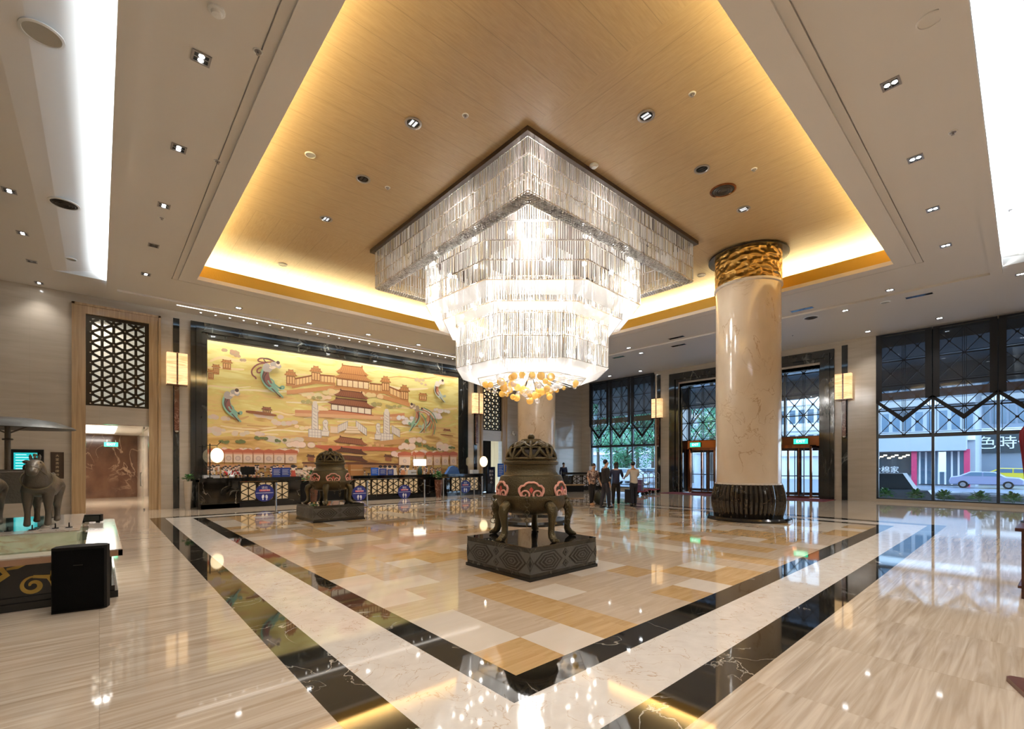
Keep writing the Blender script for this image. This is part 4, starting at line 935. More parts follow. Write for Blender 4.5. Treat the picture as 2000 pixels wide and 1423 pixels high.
# ------------------------------------------------------------------ marble portal with revolving doors
po = thing('door_1', None, None, (0, 0, 0), kind='structure')
m = MB(); ya_, yb_ = 5.8, 13.9
for e, dd in ((0, .07), (.17, .13), (.36, .05)):
    a, b_, zt = ya_+e, yb_-e, 6.82-e*.9; w_ = .2
    m.box(24.8-dd, a, 0, 24.82, a+w_, zt); m.box(24.8-dd, b_-w_, 0, 24.82, b_, zt); m.box(24.8-dd, a+w_, zt-w_, 24.82, b_-w_, zt)
m.box(24.8, 6.2, 0, 25.7, 6.4, 6.2); m.box(24.8, 13.1, 0, 25.7, 13.3, 6.2); m.box(24.8, 6.3, 6.0, 25.7, 13.2, 6.2)
m.build('marble_portal', BLACKW, po)
XD = 25.6
W_p = (13.1-6.4)
f = MB(); 
for i in range(5): yy = 6.4+W_p*i/4; f.box(XD-.05, yy-.05, 2.9, XD+.05, yy+.05, 6.0)
f.build('mullion_frame', ALU, po)
for i in range(4):
    m = MB(); geo_lattice(m, 6.4+W_p*i/4+.05, 6.4+W_p*(i+1)/4-.05, 2.95, 6.0, .84, .9, XD-.08, .034); m.build('lattice', ALU2, po)
B('pane', GLASS, po, (XD, 6.4, 2.95, XD+.01, 13.1, 6.0))
B('bronze_header', COPPER, po, (XD-.5, 6.4, 2.5, XD+.1, 13.1, 2.92), (XD-.52, 6.4, 2.46, XD+.1, 13.1, 2.5))
m = MB()
for yy in (8.45, 8.75, 10.75, 11.05): m.box(XD-.15, yy-.05, 0, XD+.05, yy+.05, 2.5)
for yy in (6.45, 13.0): m.box(XD-.3, yy-.03, 0, XD+.05, yy+.05, 2.5)
m.box(XD-.1, 8.75, .02, XD, 10.75, .09); m.box(XD-.1, 8.75, 2.4, XD, 10.75, 2.5); m.build('side_posts', COPPER, po)
B('side_glass', GLASS, po, (XD-.01, 8.8, .05, XD, 10.7, 2.45), (XD-.01, 11.05, .05, XD, 13.0, 2.45) if False else (XD-.01, 8.48, .05, XD, 8.72, 2.45))
def revolving(yc, lb, rot):
    t_ = thing('revolving_door', lb, 'revolving door', (XD, yc, 0), group='revolving doors'); R_ = .98
    m = MB()
    for sg in (1, -1):
        pts = [(R_*math.cos(a), R_*math.sin(a)) for a in [sg*PI/2+(k-5)*PI/2/10*1.0 for k in range(11)]]
        for a, b_ in zip(pts, pts[1:]): m.quad((*a, .08), (*b_, .08), (*b_, 2.4), (*a, 2.4))
    m.build('curved_glass', GLASS, t_, smooth=True)
    m = MB()
    for sg in (1, -1):
        for k in (0, 10): a = sg*PI/2+(k-5)*PI/20; m.cbox((R_*math.cos(a), R_*math.sin(a), 1.22), (.09, .09, 2.44))
        a = sg*PI/2; m.cbox((R_*math.cos(a), R_*math.sin(a), 1.22), (.05, .05, 2.44))
    m.build('copper_posts', COPPER, t_)
    m = MB(); m.lathe([(R_-.06, 2.36), (R_+.03, 2.36), (R_+.03, 2.5), (R_-.06, 2.5)], n=36); m.lathe([(R_-.08, 0), (R_+.03, 0), (R_+.03, .07), (R_-.08, .07)], n=36); m.build('canopy_ring', COPPER, t_, smooth=False)
    for k in range(4):
        a = rot+k*PI/2; c_, s_ = math.cos(a), math.sin(a); m = MB()
        def rb(r0, r1, z0, z1, w_=.03):
            m.prism([(r0, z0), (r1, z0), (r1, z1), (r0, z1)], (-s_*w_/2, c_*w_/2, 0), (c_, s_, 0), (0, 0, 1), (s_*w_, -c_*w_, 0))
        rb(.03, .10, .08, 2.36); rb(R_-.12, R_-.05, .08, 2.36); rb(.10, R_-.12, .08, .22); rb(.10, R_-.12, 2.26, 2.36); rb(.10, R_-.12, 1.0, 1.04, .06)
        w1 = m.build('door_wing', M('dark_steel_wing', (.12, .10, .10), .25, .8), t_)
        m = MB(); m.prism([(.10, .22), (R_-.12, .22), (R_-.12, 2.26), (.10, 2.26)], (-s_*.003, c_*.003, 0), (c_, s_, 0), (0, 0, 1), (s_*.006, -c_*.006, 0)); m.build('wing_glass', GLASS, w1)
    m = MB(); m.tube([(0, 0, .05), (0, 0, 2.4)], .05, 10); m.build('centre_shaft', COPPER, t_)
revolving(7.45, 'copper framed revolving door right of the near marble column', .5)
revolving(12.0, 'copper framed revolving door left of the near marble column', .2)
for px, py, lb in ((1358, 859, 'green exit sign on the copper header above the left revolving door'), (1564, 849, 'green exit sign on the copper header above the right revolving door')):
    yy, zz = WX(px, py, XD-.55); e_ = exit_sign((XD-.56, yy, 2.56), -PI/2, .62, lb)
m = MB(); m.box(22.9, 5.7, 0, 24.60, 13.6, .012); tag(m.build('red_carpet', M('dark_red_carpet', (.16, .02, .025), .9, bump=.4, bscale=120)), 'long dark red entrance carpet in front of the revolving doors', 'carpet')

# ------------------------------------------------------------------ reception desks
DK_TOP = M('desk_black_top', (.01, .01, .01), .06, ior=1.7); CRM = M('lit_cream_backing', (.62, .48, .3), .4, emit=(1, .72, .38), es=.12)
STK = M('blue_sticker', (.02, .03, .22), .35); STW = M('sticker_white', (.85, .85, .9), .4); STR = M('sticker_red', (.7, .1, .12), .4)
def desk(x0, x1, yf, panels, lb, endleft=.0, h=1.10, bk=None):
    yb = yf+.75; t_ = thing('reception_desk', lb, 'desk', (x0, yf, 0), group='black marble reception desks'); L_ = x1-x0
    m = MB(); m.box(.05, .06, 0, L_-.05, .75, .9)
    if endleft: m.box(0, .0, 0, endleft, .75, h-.06)
    m.build('body', BLACKM, t_)
    B('plinth', BLK, t_, (.05, .0, 0, L_-.05, .06, .16)); B('counter_top', DK_TOP, t_, (0, -.06, h-.14, L_-.1, .8, h-.04), (0, -.1, h-.04, L_, .82, h))
    m = MB(); m.prism([(0, h), (0, h-.25), (-.12, h-.45), (-.22, h-.55), (-.22, 0), (-.7, 0), (-.7, h)], (L_, .08, 0), (1, 0, 0), (0, 0, 1), (0, .66, 0)); m.build('scrolled_end', BLACKM, t_)
    for a, b_ in panels:
        B('panel_backing', bk or CRM, t_, (a, .05, .26, b_, .06, .90)); m = MB(); hexscreen(m, None, b_-a, .64, .30, .030, (a, .0, .26), (1, 0, 0), (0, 1, 0), .04)
        m.box(a-.03, -.01, .23, b_+.03, .05, .26); m.box(a-.03, -.01, .90, b_+.03, .05, .93); m.box(a-.03, -.01, .23, a, .05, .93); m.box(b_, -.01, .23, b_+.03, .05, .93)
        m.build('front_lattice', DARKB, t_)
    return t_
def foot(m_, cx, cz, s_, sg):
    m_.prism([(cx+s_*(.35*math.cos(t)+.05*sg*math.sin(t)), cz+s_*(.62*math.sin(t)+.15)) for t in [k*PI/7 for k in range(14)]], (0, -.004, 0), (1, 0, 0), (0, 0, 1), (0, .003, 0))
    m_.prism([(cx+s_*.22*math.cos(t), cz-s_*.68+s_*.2*math.sin(t)) for t in [k*PI/5 for k in range(10)]], (0, -.004, 0), (1, 0, 0), (0, 0, 1), (0, .003, 0))
def sticker(px, py, yf, r, lb):
    x_, z_ = WY(px, py, yf-.03); t_ = thing('distance_sticker', lb, 'sticker', (x_, yf-.03, z_), group='round blue stickers on the desk fronts')
    m = MB(); m.prism([(r*math.cos(PI*k/16), r*math.sin(PI*k/16)) for k in range(32)], (0, 0, 0), (1, 0, 0), (0, 0, 1), (0, .012, 0)); m.build('disc', STK, t_)
    text('lettering', '请在', r*.34, (0, -.003, r*.58), (PI/2, 0, 0), STW, t_, .001)
    B('red_line', STR, t_, (-r*.55, -.003, r*.18, r*.55, 0, r*.40)); text('lettering', '一米线外等候', r*.2, (0, -.006, r*.29), (PI/2, 0, 0), STW, t_, .001)
    B('rule_line', STW, t_, (-r*.9, -.003, -.01, r*.9, 0, .005)); m = MB(); foot(m, -r*.18, -r*.48, r*.38, 1); foot(m, r*.2, -r*.52, r*.38, -1); m.build('footprints', STW, t_)
YF = 19.35
# the desk ends follow the picture
dx = lambda px: WY(px, 900, YF)[0]
d1, d2, d3 = (dx(389), dx(590)), (dx(688), dx(852)), (dx(872), dx(945))
desk(d1[0], d1[1], YF, [(dx(470)-d1[0], dx(501)-d1[0]), (dx(501)+.06-d1[0], dx(534)-d1[0]), (dx(534)+.06-d1[0], dx(563)-d1[0])], 'black marble reception desk at the left end of the mural', endleft=1.25)
q = [dx(688)+.1+(dx(818)-dx(688)-.1)*k/4 for k in range(5)]
desk(d2[0], d2[1], YF, [(a-d2[0], b_-.05-d2[0]) for a, b_ in zip(q, q[1:])], 'long black marble reception desk in the middle, right of the farther censer')
q = [dx(882), dx(911), dx(934)]
desk(d3[0], d3[1], YF, [(q[0]-d3[0], q[1]-.05-d3[0]), (q[1]-d3[0], q[2]-d3[0])], 'short black marble reception desk at the right end near the blue posters')
sticker(517, 962, YF, .33, 'round blue footprint sticker on the left reception desk'); sticker(702, 963, YF, .33, 'round blue footprint sticker beside the farther censer on the middle desk')
sticker(790, 960, YF, .33, 'round blue footprint sticker at the right end of the middle desk'); sticker(909, 950, YF, .33, 'round blue footprint sticker on the right reception desk')
# things on the desks
def on(px, py=935, h=1.10, y=YF+.35): return WY(px, py, y)[0]
ZD = 1.10
def boxthing(name, lb, cat, x, y, z, d, m, rz=0, group=None, parts=()):
    t_ = thing(name, lb, cat, (x, y, z), rz, group); B(name+'_body', m, t_, (-d[0]/2, -d[1]/2, 0, d[0]/2, d[1]/2, d[2]))
    for nm, mm, bb in parts: B(nm, mm, t_, bb)
    return t_
t_ = thing('computer_monitor', 'black computer monitor on the left reception desk', 'monitor', (on(485), YF+.45, ZD)); B('screen_housing', BLKM, t_, (-.24, -.02, .1, .24, .02, .40)); B('stand', BLKM, t_, (-.03, -.02, .01, .03, .02, .12), (-.1, -.08, 0, .1, .08, .012))
BLUE = M('blue_card', (.03, .06, .28), .4); BLUE2 = M('bright_blue_poster', (.02, .12, .55), .4); PAPER = M('white_paper', (.8, .8, .8), .6)
def folder(px, lb, m_, w_=.34, h=.36, name='display_card', cat='display card', rules=True):
    t_ = thing(name, lb, cat, (on(px), YF+.3, ZD)); B('card_panel', m_, t_, (-w_/2, 0, .0, w_/2, .02, h)); B('back_prop', m_, t_, (-w_*.2, .02, 0, w_*.2, .12, .02))
    if rules: B('printed_lines', PAPER, t_, *[(-w_*.35, -.002, h*(.75-.13*k), w_*(.35-.1*(k % 2)), .0, h*(.78-.13*k)) for k in range(5)])
folder(540, 'upright dark blue display card on the left desk, left of the pair', BLUE); folder(557, 'upright dark blue display card on the left desk, right of the pair', BLUE)
folder(731, 'blue display card at the left part of the middle desk', BLUE2, .36, .34); folder(747, 'dark blue display card beside the paler one on the middle desk', BLUE, .36, .30); folder(762, 'small dark blue display card in the middle of the middle desk', BLUE, .3, .26)
boxthing('cardboard_box', 'orange brown cardboard box on the middle reception desk', 'box', on(697), YF+.5, ZD, (.55, .3, .48), M('cardboard', (.45, .2, .06), .7), parts=[('tape', M('box_tape', (.6, .4, .2), .3), (-.28, -.152, .22, .28, -.15, .27))])
boxthing('document_tray', 'white document tray near the right end of the middle desk', 'tray', on(805), YF+.35, ZD, (.3, .3, .22), PAPER, parts=[('shelf_edge', CHROME, (-.15, -.16, .1, .15, -.15, .12))])
boxthing('tissue_box', 'white tissue box on the right reception desk', 'box', on(925), YF+.3, ZD, (.4, .25, .2), PAPER, parts=[('slot', BLUE, (-.1, -.13, .2, .1, .0, .203))])
boxthing('paper_stack', 'white stack of papers on the left end of the left desk', 'papers', on(408)+.1, YF+.55, ZD, (.5, .35, .09), PAPER, parts=[('folder_cover', M('grey_folder', (.3, .3, .32), .5), (-.24, -.16, .09, .2, .16, .10))])
m = MB(); m.prism([(-.42, 0), (.42, 0), (.3, .3), (.05, .42), (-.15, .36)], (0, 0, 0), (1, 0, 0), (0, 0, 1), (0, .2, 0))
o_ = tag(m.build('blue_cloth_bundle', M('blue_cloth', (.06, .16, .42), .8, bump=.5, bscale=12)), 'crumpled blue bundle on the left end of the right desk', 'cloth'); o_.location = (on(884), YF+.3, ZD)
# flowers on the left desk
t_ = thing('flower_arrangement', 'small red and white flower arrangement on the left desk', 'flowers', (on(452), YF+.3, ZD)); m = MB(); m.lathe([(.08, 0), (.1, .05), (.07, .1)], n=16); m.build('vase', WHITE, t_, smooth=True)
for nm, mm, sd in (('red_flowers', M('red_petal', (.5, .02, .02), .6), 1), ('white_flowers', PAPER, 2)):
    rq = random.Random(sd); m = MB()
    for k in range(22): m.ball((rq.uniform(-.3, .3), rq.uniform(-.08, .08), .1+rq.uniform(0, .14)), .03, 6, 4)
    m.build(nm, mm, t_, kind='stuff')
PAPERL = M('lit_paper_lantern', (.95, .85, .65), .6, emit=(1, .78, .45), es=.9)
def desk_lantern(px, py, lb, sx=.21, sz=.27, m_=PAPERL, flag=1):
    x, z = WY(px, py, YF+.2); t_ = thing('oval_lantern', lb, 'lantern', (x, YF+.2, ZD)); zc_ = z-ZD
    m = MB(); m.ball((0, 0, zc_), 1, 20, 12, (sx, sx, sz)); m.build('paper_shade', m_, t_, smooth=True)
    m = MB(); m.tube([(-.22*flag, 0, 0), (-.22*flag, 0, zc_+.42)], .018, 8); m.tube([(-.34*flag, 0, zc_+.36), (.0, 0, zc_+.36), (.12*flag, 0, zc_+.5)], .012, 6); m.tube([(0, 0, zc_+.36), (0, 0, zc_+sz)], .008, 6); m.lathe([(.1, 0), (.1, .02), (.03, .03)], (-.22*flag, 0, 0), 16); m.build('lantern_stand', BLKM, t_, smooth=True)
desk_lantern(424, 889, 'round glowing paper lantern on a black stand at the left desk end')
t_ = thing('table_lamp', 'table lamp with a square white shade on the middle desk', 'lamp', (on(820), YF+.35, ZD)); B('lamp_shade', M('lit_white_shade', (.95, .95, .9), .6, emit=(1, .95, .85), es=.9), t_, (-.26, -.15, .42, .26, .15, .74))
m = MB(); m.lathe([(.1, 0), (.12, .1), (.09, .28), (.04, .36), (.02, .44)], n=20); m.build('lamp_base', M('green_jar', (.03, .06, .03), .2), t_, smooth=True)
# potted plants
LEAF = [M('leaf_green', (.03, .13, .035), .5), M('leaf_light', (.08, .24, .05), .5)]
def leaves(mb, c, r, n, L_, rq, up=.3):
    for k in range(n):
        a = rq.uniform(0, 2*PI); e = rq.uniform(-.3, 1.3); d = Vector((math.cos(a)*math.cos(e), math.sin(a)*math.cos(e), math.sin(e)+up)).normalized(); p = Vector(c)+d*r*rq.uniform(.1, 1)
        s_ = d.cross(Vector((0, 0, 1))).normalized()*L_*.28; q_ = p+d*L_; mb.cur = rq.randint(0, 1); mb.add([p, p+d*L_*.5+s_, q_+Vector((0, 0, -L_*.3)), p+d*L_*.5-s_], [(0, 1, 2, 3)])
def plant(x, y, lb, pot_h, pot_r, r, n=90, L_=.16, z0=0, pm_=BROWN, sd=1):
    t_ = thing('potted_plant', lb, 'plant', (x, y, z0)); m = MB(); m.lathe([(pot_r*.6, 0), (pot_r*.9, pot_h*.6), (pot_r, pot_h*.92), (pot_r*1.05, pot_h), (pot_r*.85, pot_h), (pot_r*.8, pot_h*.9)], n=20); m.build('pot', pm_, t_, smooth=True)
    m = MB(); leaves(m, (0, 0, pot_h+r*.5), r, n, L_, random.Random(sd)); m.build('foliage', LEAF, t_)
    m = MB(); [m.tube([(0, 0, pot_h*.9), (r*.3*math.cos(k*1.3), r*.3*math.sin(k*1.3), pot_h+r*.7)], .008, 4) for k in range(5)]; m.build('stems', LEAF[0], t_)
x, y = G(604, 988); plant(dx(610)+.1, YF+.15, 'leafy green plant behind the farther censer at the end of the left desk', .7, .18, .42, 110, .2, sd=2)
plant(dx(844)+.05, YF-.5, 'green plant in a tall brown vase at the right end of the middle desk', .85, .2, .26, 90, .14, sd=3)
plant(dx(378)-.12, YF+.35, 'small green plant on a beige stand at the left end of the mural', 1.0, .13, .16, 60, .12, pm_=WALLM, sd=4)
# stanchions
post = None
for px, py, lb in ((539, 1000, 'slim steel barrier post in front of the left desk'), (829, 985, 'slim steel barrier post left of the tall vase'), (866, 977, 'slim steel barrier post right of the tall vase'), (900, 973, 'slim steel barrier post before the right desk lattice, left of the sticker'),
                   (926, 973, 'slim steel barrier post right of the sticker on the right desk'), (941, 968, 'slim steel barrier post at the right end of the right desk'), (717, 990, 'slim steel barrier post beside the farther pedestal')):
    x, y = G(px, py)
    if y > YF-.3: y = YF-.3
    if post is None:
        post = thing('barrier_post', lb, 'barrier post', (x, y, 0), group='steel barrier posts before the desks')
        m = MB(); m.tube([(0, 0, .02), (0, 0, .92)], .028, 10); m.build('pole', CHROME, post, smooth=True); m = MB(); m.lathe([(.17, 0), (.17, .02), (.05, .04)], n=24); m.build('base', CHROME, post, smooth=True)
        m = MB(); m.lathe([(.04, .90), (.04, .98), (.0, .99)], n=16); m.build('cap', CHROME, post, smooth=True)
    else: dup(post, (x, y, 0), label=lb)
# black totem, blue posters, round mirror lamp at the right end of the desks
x, y = G(957, 968); 
t_ = thing('black_totem_sign', 'tall black totem sign with white lettering right of the desks', 'sign', (16.1, 19.75, 0)); B('panel', BLK, t_, (-.28, -.06, .04, .28, .06, 1.45)); B('foot', BLK, t_, (-.34, -.2, 0, .34, .2, .04))
for k, s_ in enumerate(('酒店', '服务', '中', '心')): text('lettering', s_, .16, (0, -.064, 1.2-k*.2), (PI/2, 0, 0), PAPER, t_)
x_, z_ = WY(948, 901, 19.6); t_ = thing('oval_floor_lantern', 'oval glowing lantern on a thin stand beside the black totem', 'lantern', (x_, 19.75, 0)); m = MB(); m.ball((0, 0, z_), 1, 20, 12, (.22, .22, .29)); m.build('paper_shade', PAPERL, t_, smooth=True)
m = MB(); m.tube([(0, 0, .02), (0, 0, z_-.28)], .02, 8); m.lathe([(.16, 0), (.16, .02), (.03, .04)], n=20); m.build('lantern_stand', BLKM, t_, smooth=True)
for i, (px, lb) in enumerate(((978, 'left blue poster stand of the pair right of the desks'), (991, 'right blue poster stand of the pair, partly behind the nearest censer'))):
    x_ = WY(px, 940, 19.0)[0]; t_ = thing('poster_stand', 'bright '+lb, 'poster', (x_, 19.0, 0), -.1 if i == 0 else .25, 'blue poster stands')
    B('poster', BLUE2, t_, (-.19, -.02, .92, .19, .0, 1.62)); B('frame', BLUE, t_, (-.2, 0, .91, .2, .02, 1.63)); B('pole', M('gold_pole', (.5, .35, .12), .3, .8), t_, (-.02, .0, .03, .02, .02, .92)); B('foot', BLUE, t_, (-.2, -.15, 0, .2, .15, .03)); B('printed_lines', PAPER, t_, *[(-.14, -.023, 1.5-k*.09, .14-.04*(k % 3), -.02, 1.52-k*.09) for k in range(6)])
# concierge desk by the far window with a clerk behind it
t_ = desk(0, 2.7, 0, [(.35, .95), (1.0, 1.6), (1.65, 2.2)], 'dark concierge desk with white star lattice by the far window wall', bk=PAPER); del t_['group']
x, y = G(1113, 961); x, y = 22.6, 19.0
xx, yy = G(1150, 962); t_.location = (21.2, 18.6, 0); t_.rotation_euler = (0, 0, math.radians(-25))
for nm, lb, px, d in (('screen_back', 'white monitor back on the concierge desk', 1137, (.42, .06, .36)),):
    o_ = boxthing(nm, lb, 'monitor', 23.0, 18.15, 1.11, d, PAPER, math.radians(-25), parts=[('neck', CHROME, (-.03, .03, 0, .03, .1, .3))])
xx, yy = G(1103, 955)
t_ = thing('low_bench', 'low dark bench in front of the concierge desk', 'bench', (20.6, 17.6, 0), math.radians(-25)); B('seat', SURR, t_, (-.6, -.2, .36, .6, .2, .44)); B('base', BLKM, t_, (-.55, -.18, 0, .55, .18, .36))
# round vents, speakers, security fittings on the far wall bits
t_ = thing('wall_camera', 'small white camera on the pale wall left of the far column', 'camera', (WY(1001, 848, 20.5)[0], 20.5, WY(1001, 848, 20.5)[1])); B('mount', WHITE, t_, (-.04, -.06, .0, .04, 0, .18)); m = MB(); m.tube([(0, -.05, .02), (0, -.22, -.04)], .05, 10); m.build('lens_body', WHITE, t_, smooth=True); m = MB(); m.ball((0, -.22, -.04), .04, 8, 6); m.build('lens', BLK, t_)

# ------------------------------------------------------------------ ceiling fittings
SIL = M('silver_trim', (.35, .33, .32), .3, .6)
protos = {}
def downlight(x, y, z, rz, lit, lb, group, e=170, ang=105):
    k = lit
    if k not in protos:
        t_ = thing('twin_downlight', lb, 'downlight', (x, y, z), rz, group)
        m = MB(); ringbox(m, -.13, -.13, .13, .13, -.17, -.17, .17, .17, -.018, .0); m.box(-.13, -.008, -.016, .13, .008, 0); m.build('square_trim', SIL, t_)
        B('recess', BLK, t_, (-.13, -.13, -.006, .13, .13, 0))
        for s_ in (-.066, .066):
            m = MB(); m.disk((0, s_, -.012), .052, 16); m.build('lamp', LAMPC if lit else DARKL, t_)
        t_.scale = (.62, .62, .8); protos[k] = t_
    else: t_ = dup(protos[k], (x, y, z), rz, lb, group)
    if lit: lamp('SPOT', (x, y, z-.05), e, (1, .97, .94), spot_size=math.radians(ang), spot_blend=1, shadow_soft_size=.08)
ordn = ['first', 'second', 'third', 'fourth', 'fifth', 'sixth', 'seventh', 'eighth', 'ninth']
def row(pts, z, text_, group, unlit=(), rz=0, **k):
    for i, (px, py) in enumerate(pts):
        x, y = G(px, py, z); downlight(x, y, z, rz, i not in unlit, '%s twin square downlight %s, %s' % ('unlit' if i in unlit else 'lit', text_, ordn[i]+' from the camera' if len(pts) > 1 else 'standing alone'), group, **k)
row([(393, 113), (349, 289), (320, 401), (300, 479), (285, 535)], ZB+.03, 'in the band left of the gold cove', 'downlights in the left ceiling band', (3,))
row([(18, 372), (44, 455), (62, 510), (76, 552)], ZO, 'on the far left outer ceiling', 'downlights on the left outer ceiling', (2,), e=35)
row([(1740, 163), (1788, 309), (1822, 408), (1847, 479)], ZB+.03, 'in the band right of the gold cove', 'downlights in the right ceiling band')
row([(466, 601), (604, 631), (719, 653), (817, 673)], ZB+.03, 'in the band above the mural', 'downlights above the mural', rz=PI/2)
row([(1738, 566), (1228, 679)], ZB+.03, 'in the band before the revolving doors', 'downlights before the doors', rz=0)
row([(1993, 535), (1835, 621), (1695, 647), (1651, 606), (1252, 689), (1251, 724), (1191, 734)], ZO, 'on the outer ceiling near the right windows', 'downlights by the right windows', e=80)
# lamps of the ceiling part over and behind the camera
for i, (x, y) in enumerate(((1.1, 4.6), (1.1, 1.5), (4.5, 1.3), (7.6, 1.3))): lamp('SPOT', (x, y, ZB-.06), 170, (1, .97, .94), spot_size=math.radians(105), spot_blend=1, shadow_soft_size=.08)
for x in (-6, -2.5, 3, 8, 14, 20):
    for y in (-6.5, -2.5): lamp('SPOT', (x, y, ZO-.06), 170, (1, .97, .94), spot_size=math.radians(120), spot_blend=1, shadow_soft_size=.08)
def zceil(x):
    u = x-BX0
    for (u0, z0), (u1, z1) in zip(prof0, prof0[1:]):
        if u1 <= u <= u0: return z0+(z1-z0)*(u-u0)/(u1-u0)
    return None
prof0 = [(.45, 7.36), (-.06, 7.36), (-.30, 7.33), (-.55, 7.26), (-.85, 7.17), (-1.15, 7.125), (-1.4, ZO)]
def disc(px, py, z, r, lb, name='ceiling_speaker', cat='ceiling speaker', mat_=WHITE, gm=None, group=None):
    x, y = G(px, py, z)
    if x < BX0 and zceil(x):
        for _ in range(3): z = zceil(x) or z; x, y = G(px, py, z)
        z -= .05
    t_ = thing(name, lb, cat, (x, y, z), group=group); m = MB(); m.lathe([(r, 0), (r, -.012), (r*.86, -.02), (r*.84, -.008)], n=32); m.build('rim', mat_, t_, smooth=True)
    m = MB(); m.disk((0, 0, -.009), r*.85, 32)
    if name == 'round_air_vent': 
        for f in (.3, .5, .68): m.ring((0, 0, -.014), r*f, .012, n=24, m=4)
    m.build('grille', gm or M('speaker_grille', (.45, .43, .38), .6), t_)
DKG = M('dark_grille', (.05, .04, .03), .4, .3)
disc(82, 58, ZO+.12, .22, 'large round speaker in the upper left corner of the ceiling'); disc(139, 502, ZO+.01, .12, 'small round speaker at the far end of the left ceiling')
disc(125, 393, ZO+.04, .26, 'round air vent in the left outer ceiling', 'round_air_vent', 'air vent', WHITE, DKG); disc(146, 558, ZO, .26, 'round air vent near the left wall above the door surround', 'round_air_vent', 'air vent', WHITE, DKG)
disc(1584, 620, ZO, .26, 'round air vent in the ceiling right of the near column', 'round_air_vent', 'air vent', WHITE, DKG); disc(1412, 371, ZU, .27, 'dark copper round vent in the wooden ceiling above the near column', 'round_air_vent', 'air vent', COPPER, DKG)
disc(606, 302, ZU, .10, 'white round speaker in the left of the wooden ceiling'); disc(552, 516, ZU, .13, 'white round speaker low left in the wooden ceiling'); disc(1370, 537, ZU, .13, 'white round speaker left of the gold capital')
disc(1729, 590, ZO, .14, 'small round speaker near the corner of the right ceiling band'); disc(1816, 38, ZB+.03, .13, 'round access ring at the upper right of the ceiling', 'access_ring', 'access cover', PAINT, PAINT)
for px, py, lit, lb in ((807, 240, 1, 'left of the chandelier apex'), (709, 349, 0, 'left of the chandelier, unlit middle one'), (637, 427, 1, 'farthest left of the chandelier'), (1262, 226, 1, 'right of the chandelier apex'), (1371, 330, 0, 'right of the chandelier, unlit middle one'), (1452, 408, 1, 'directly above the gold capital')):
    x, y = G(px, py, ZU); t_ = thing('round_downlight', 'round recessed downlight in the wooden ceiling, '+lb, 'downlight', (x, y, ZU), group='round downlights in the wooden ceiling')
    m = MB(); m.lathe([(.15, 0), (.15, -.015), (.12, -.02), (.11, -.004)], n=28); m.build('rim', SIL, t_, smooth=True); m = MB(); m.disk((0, 0, -.005), .115); m.build('recess', BLK, t_)
    for s_ in (-.035, .035): m = MB(); m.box(s_-.022, -.07, -.012, s_+.022, .07, -.006); m.build('lamp', M('dim_lamp', (.45, .45, .45), .2, emit=(.9, .95, 1), es=.35 if lit else 0) if lit else DARKL, t_)
sd_ = None
for px, py, z, lb in ((1352, 183, ZU, 'in the wooden ceiling right of the seam'), (909, 225, ZU, 'in the wooden ceiling left of the apex'), (1473, 330, ZU, 'in the wooden ceiling right of the round vent'), (757, 366, ZU, 'in the wooden ceiling beside the unlit left light'), (504, 100, ZB+.03, 'in the left band near the top edge'), (425, 315, ZB+.03, 'in the left band beside the second downlight'), (316, 425, ZB+.03, 'in the left band under the third downlight'), (1861, 258, ZB+.03, 'in the right band'), (1971, 410, ZO+.1, 'on the bright right channel'), (1548, 654, ZO, 'on the ceiling right of the column')):
    x, y = G(px, py, z)
    if sd_ is None:
        sd_ = thing('sprinkler_head', 'small sprinkler head '+lb, 'sprinkler', (x, y, z), group='sprinkler heads'); m = MB(); m.lathe([(.045, 0), (.04, -.012), (.012, -.016), (.012, -.04), (.025, -.045), (0, -.05)], n=14); m.build('deflector', SIL, sd_, smooth=True); m = MB(); m.lathe([(.06, 0), (.058, -.008), (.04, -.008)], n=16); m.build('flange', WHITE, sd_)
    else: dup(sd_, (x, y, z), label='small sprinkler head '+lb)
for px, py, z, lb in ((423, 20, ZB+.03, 'white smoke detector at the top of the left ceiling band'), (1160, 322, ZU, 'white smoke detector beside the right edge of the chandelier')):
    x, y = G(px, py, z); t_ = thing('smoke_detector', lb, 'smoke detector', (x, y, z)); m = MB(); m.lathe([(.09, 0), (.09, -.02), (.07, -.03)], n=24); m.build('base', WHITE, t_, smooth=True); m = MB(); m.lathe([(.06, -.03), (.05, -.06), (0, -.065)], n=24); m.build('sensor', WHITE, t_, smooth=True)
for px, py, z, lb in ((1566, 604, ZB+.03, 'in the band right of the column'), (1321, 659, ZB+.03, 'in the band left of the column'), (1325, 674, ZO, 'on the outer ceiling left of the column'), (1208, 697, ZO, 'on the outer ceiling right of the chandelier'), (1795, 577, ZO, 'on the outer ceiling at the right')):
    x, y = G(px, py, z); t_ = thing('slot_diffuser', 'short dark slot diffuser '+lb, 'air diffuser', (x, y, z), group='slot diffusers'); B('slot', BLK, t_, (-.09, -.33, -.012, .09, .33, 0)); B('slot_rim', SIL, t_, (-.11, -.35, -.008, -.09, .35, 0), (.09, -.35, -.008, .11, .35, 0))
WORD = 'one two three four five six seven eight nine ten eleven twelve thirteen fourteen fifteen sixteen seventeen eighteen nineteen twenty twenty-one twenty-two twenty-three twenty-four twenty-five twenty-six twenty-seven'.split()
ml = None
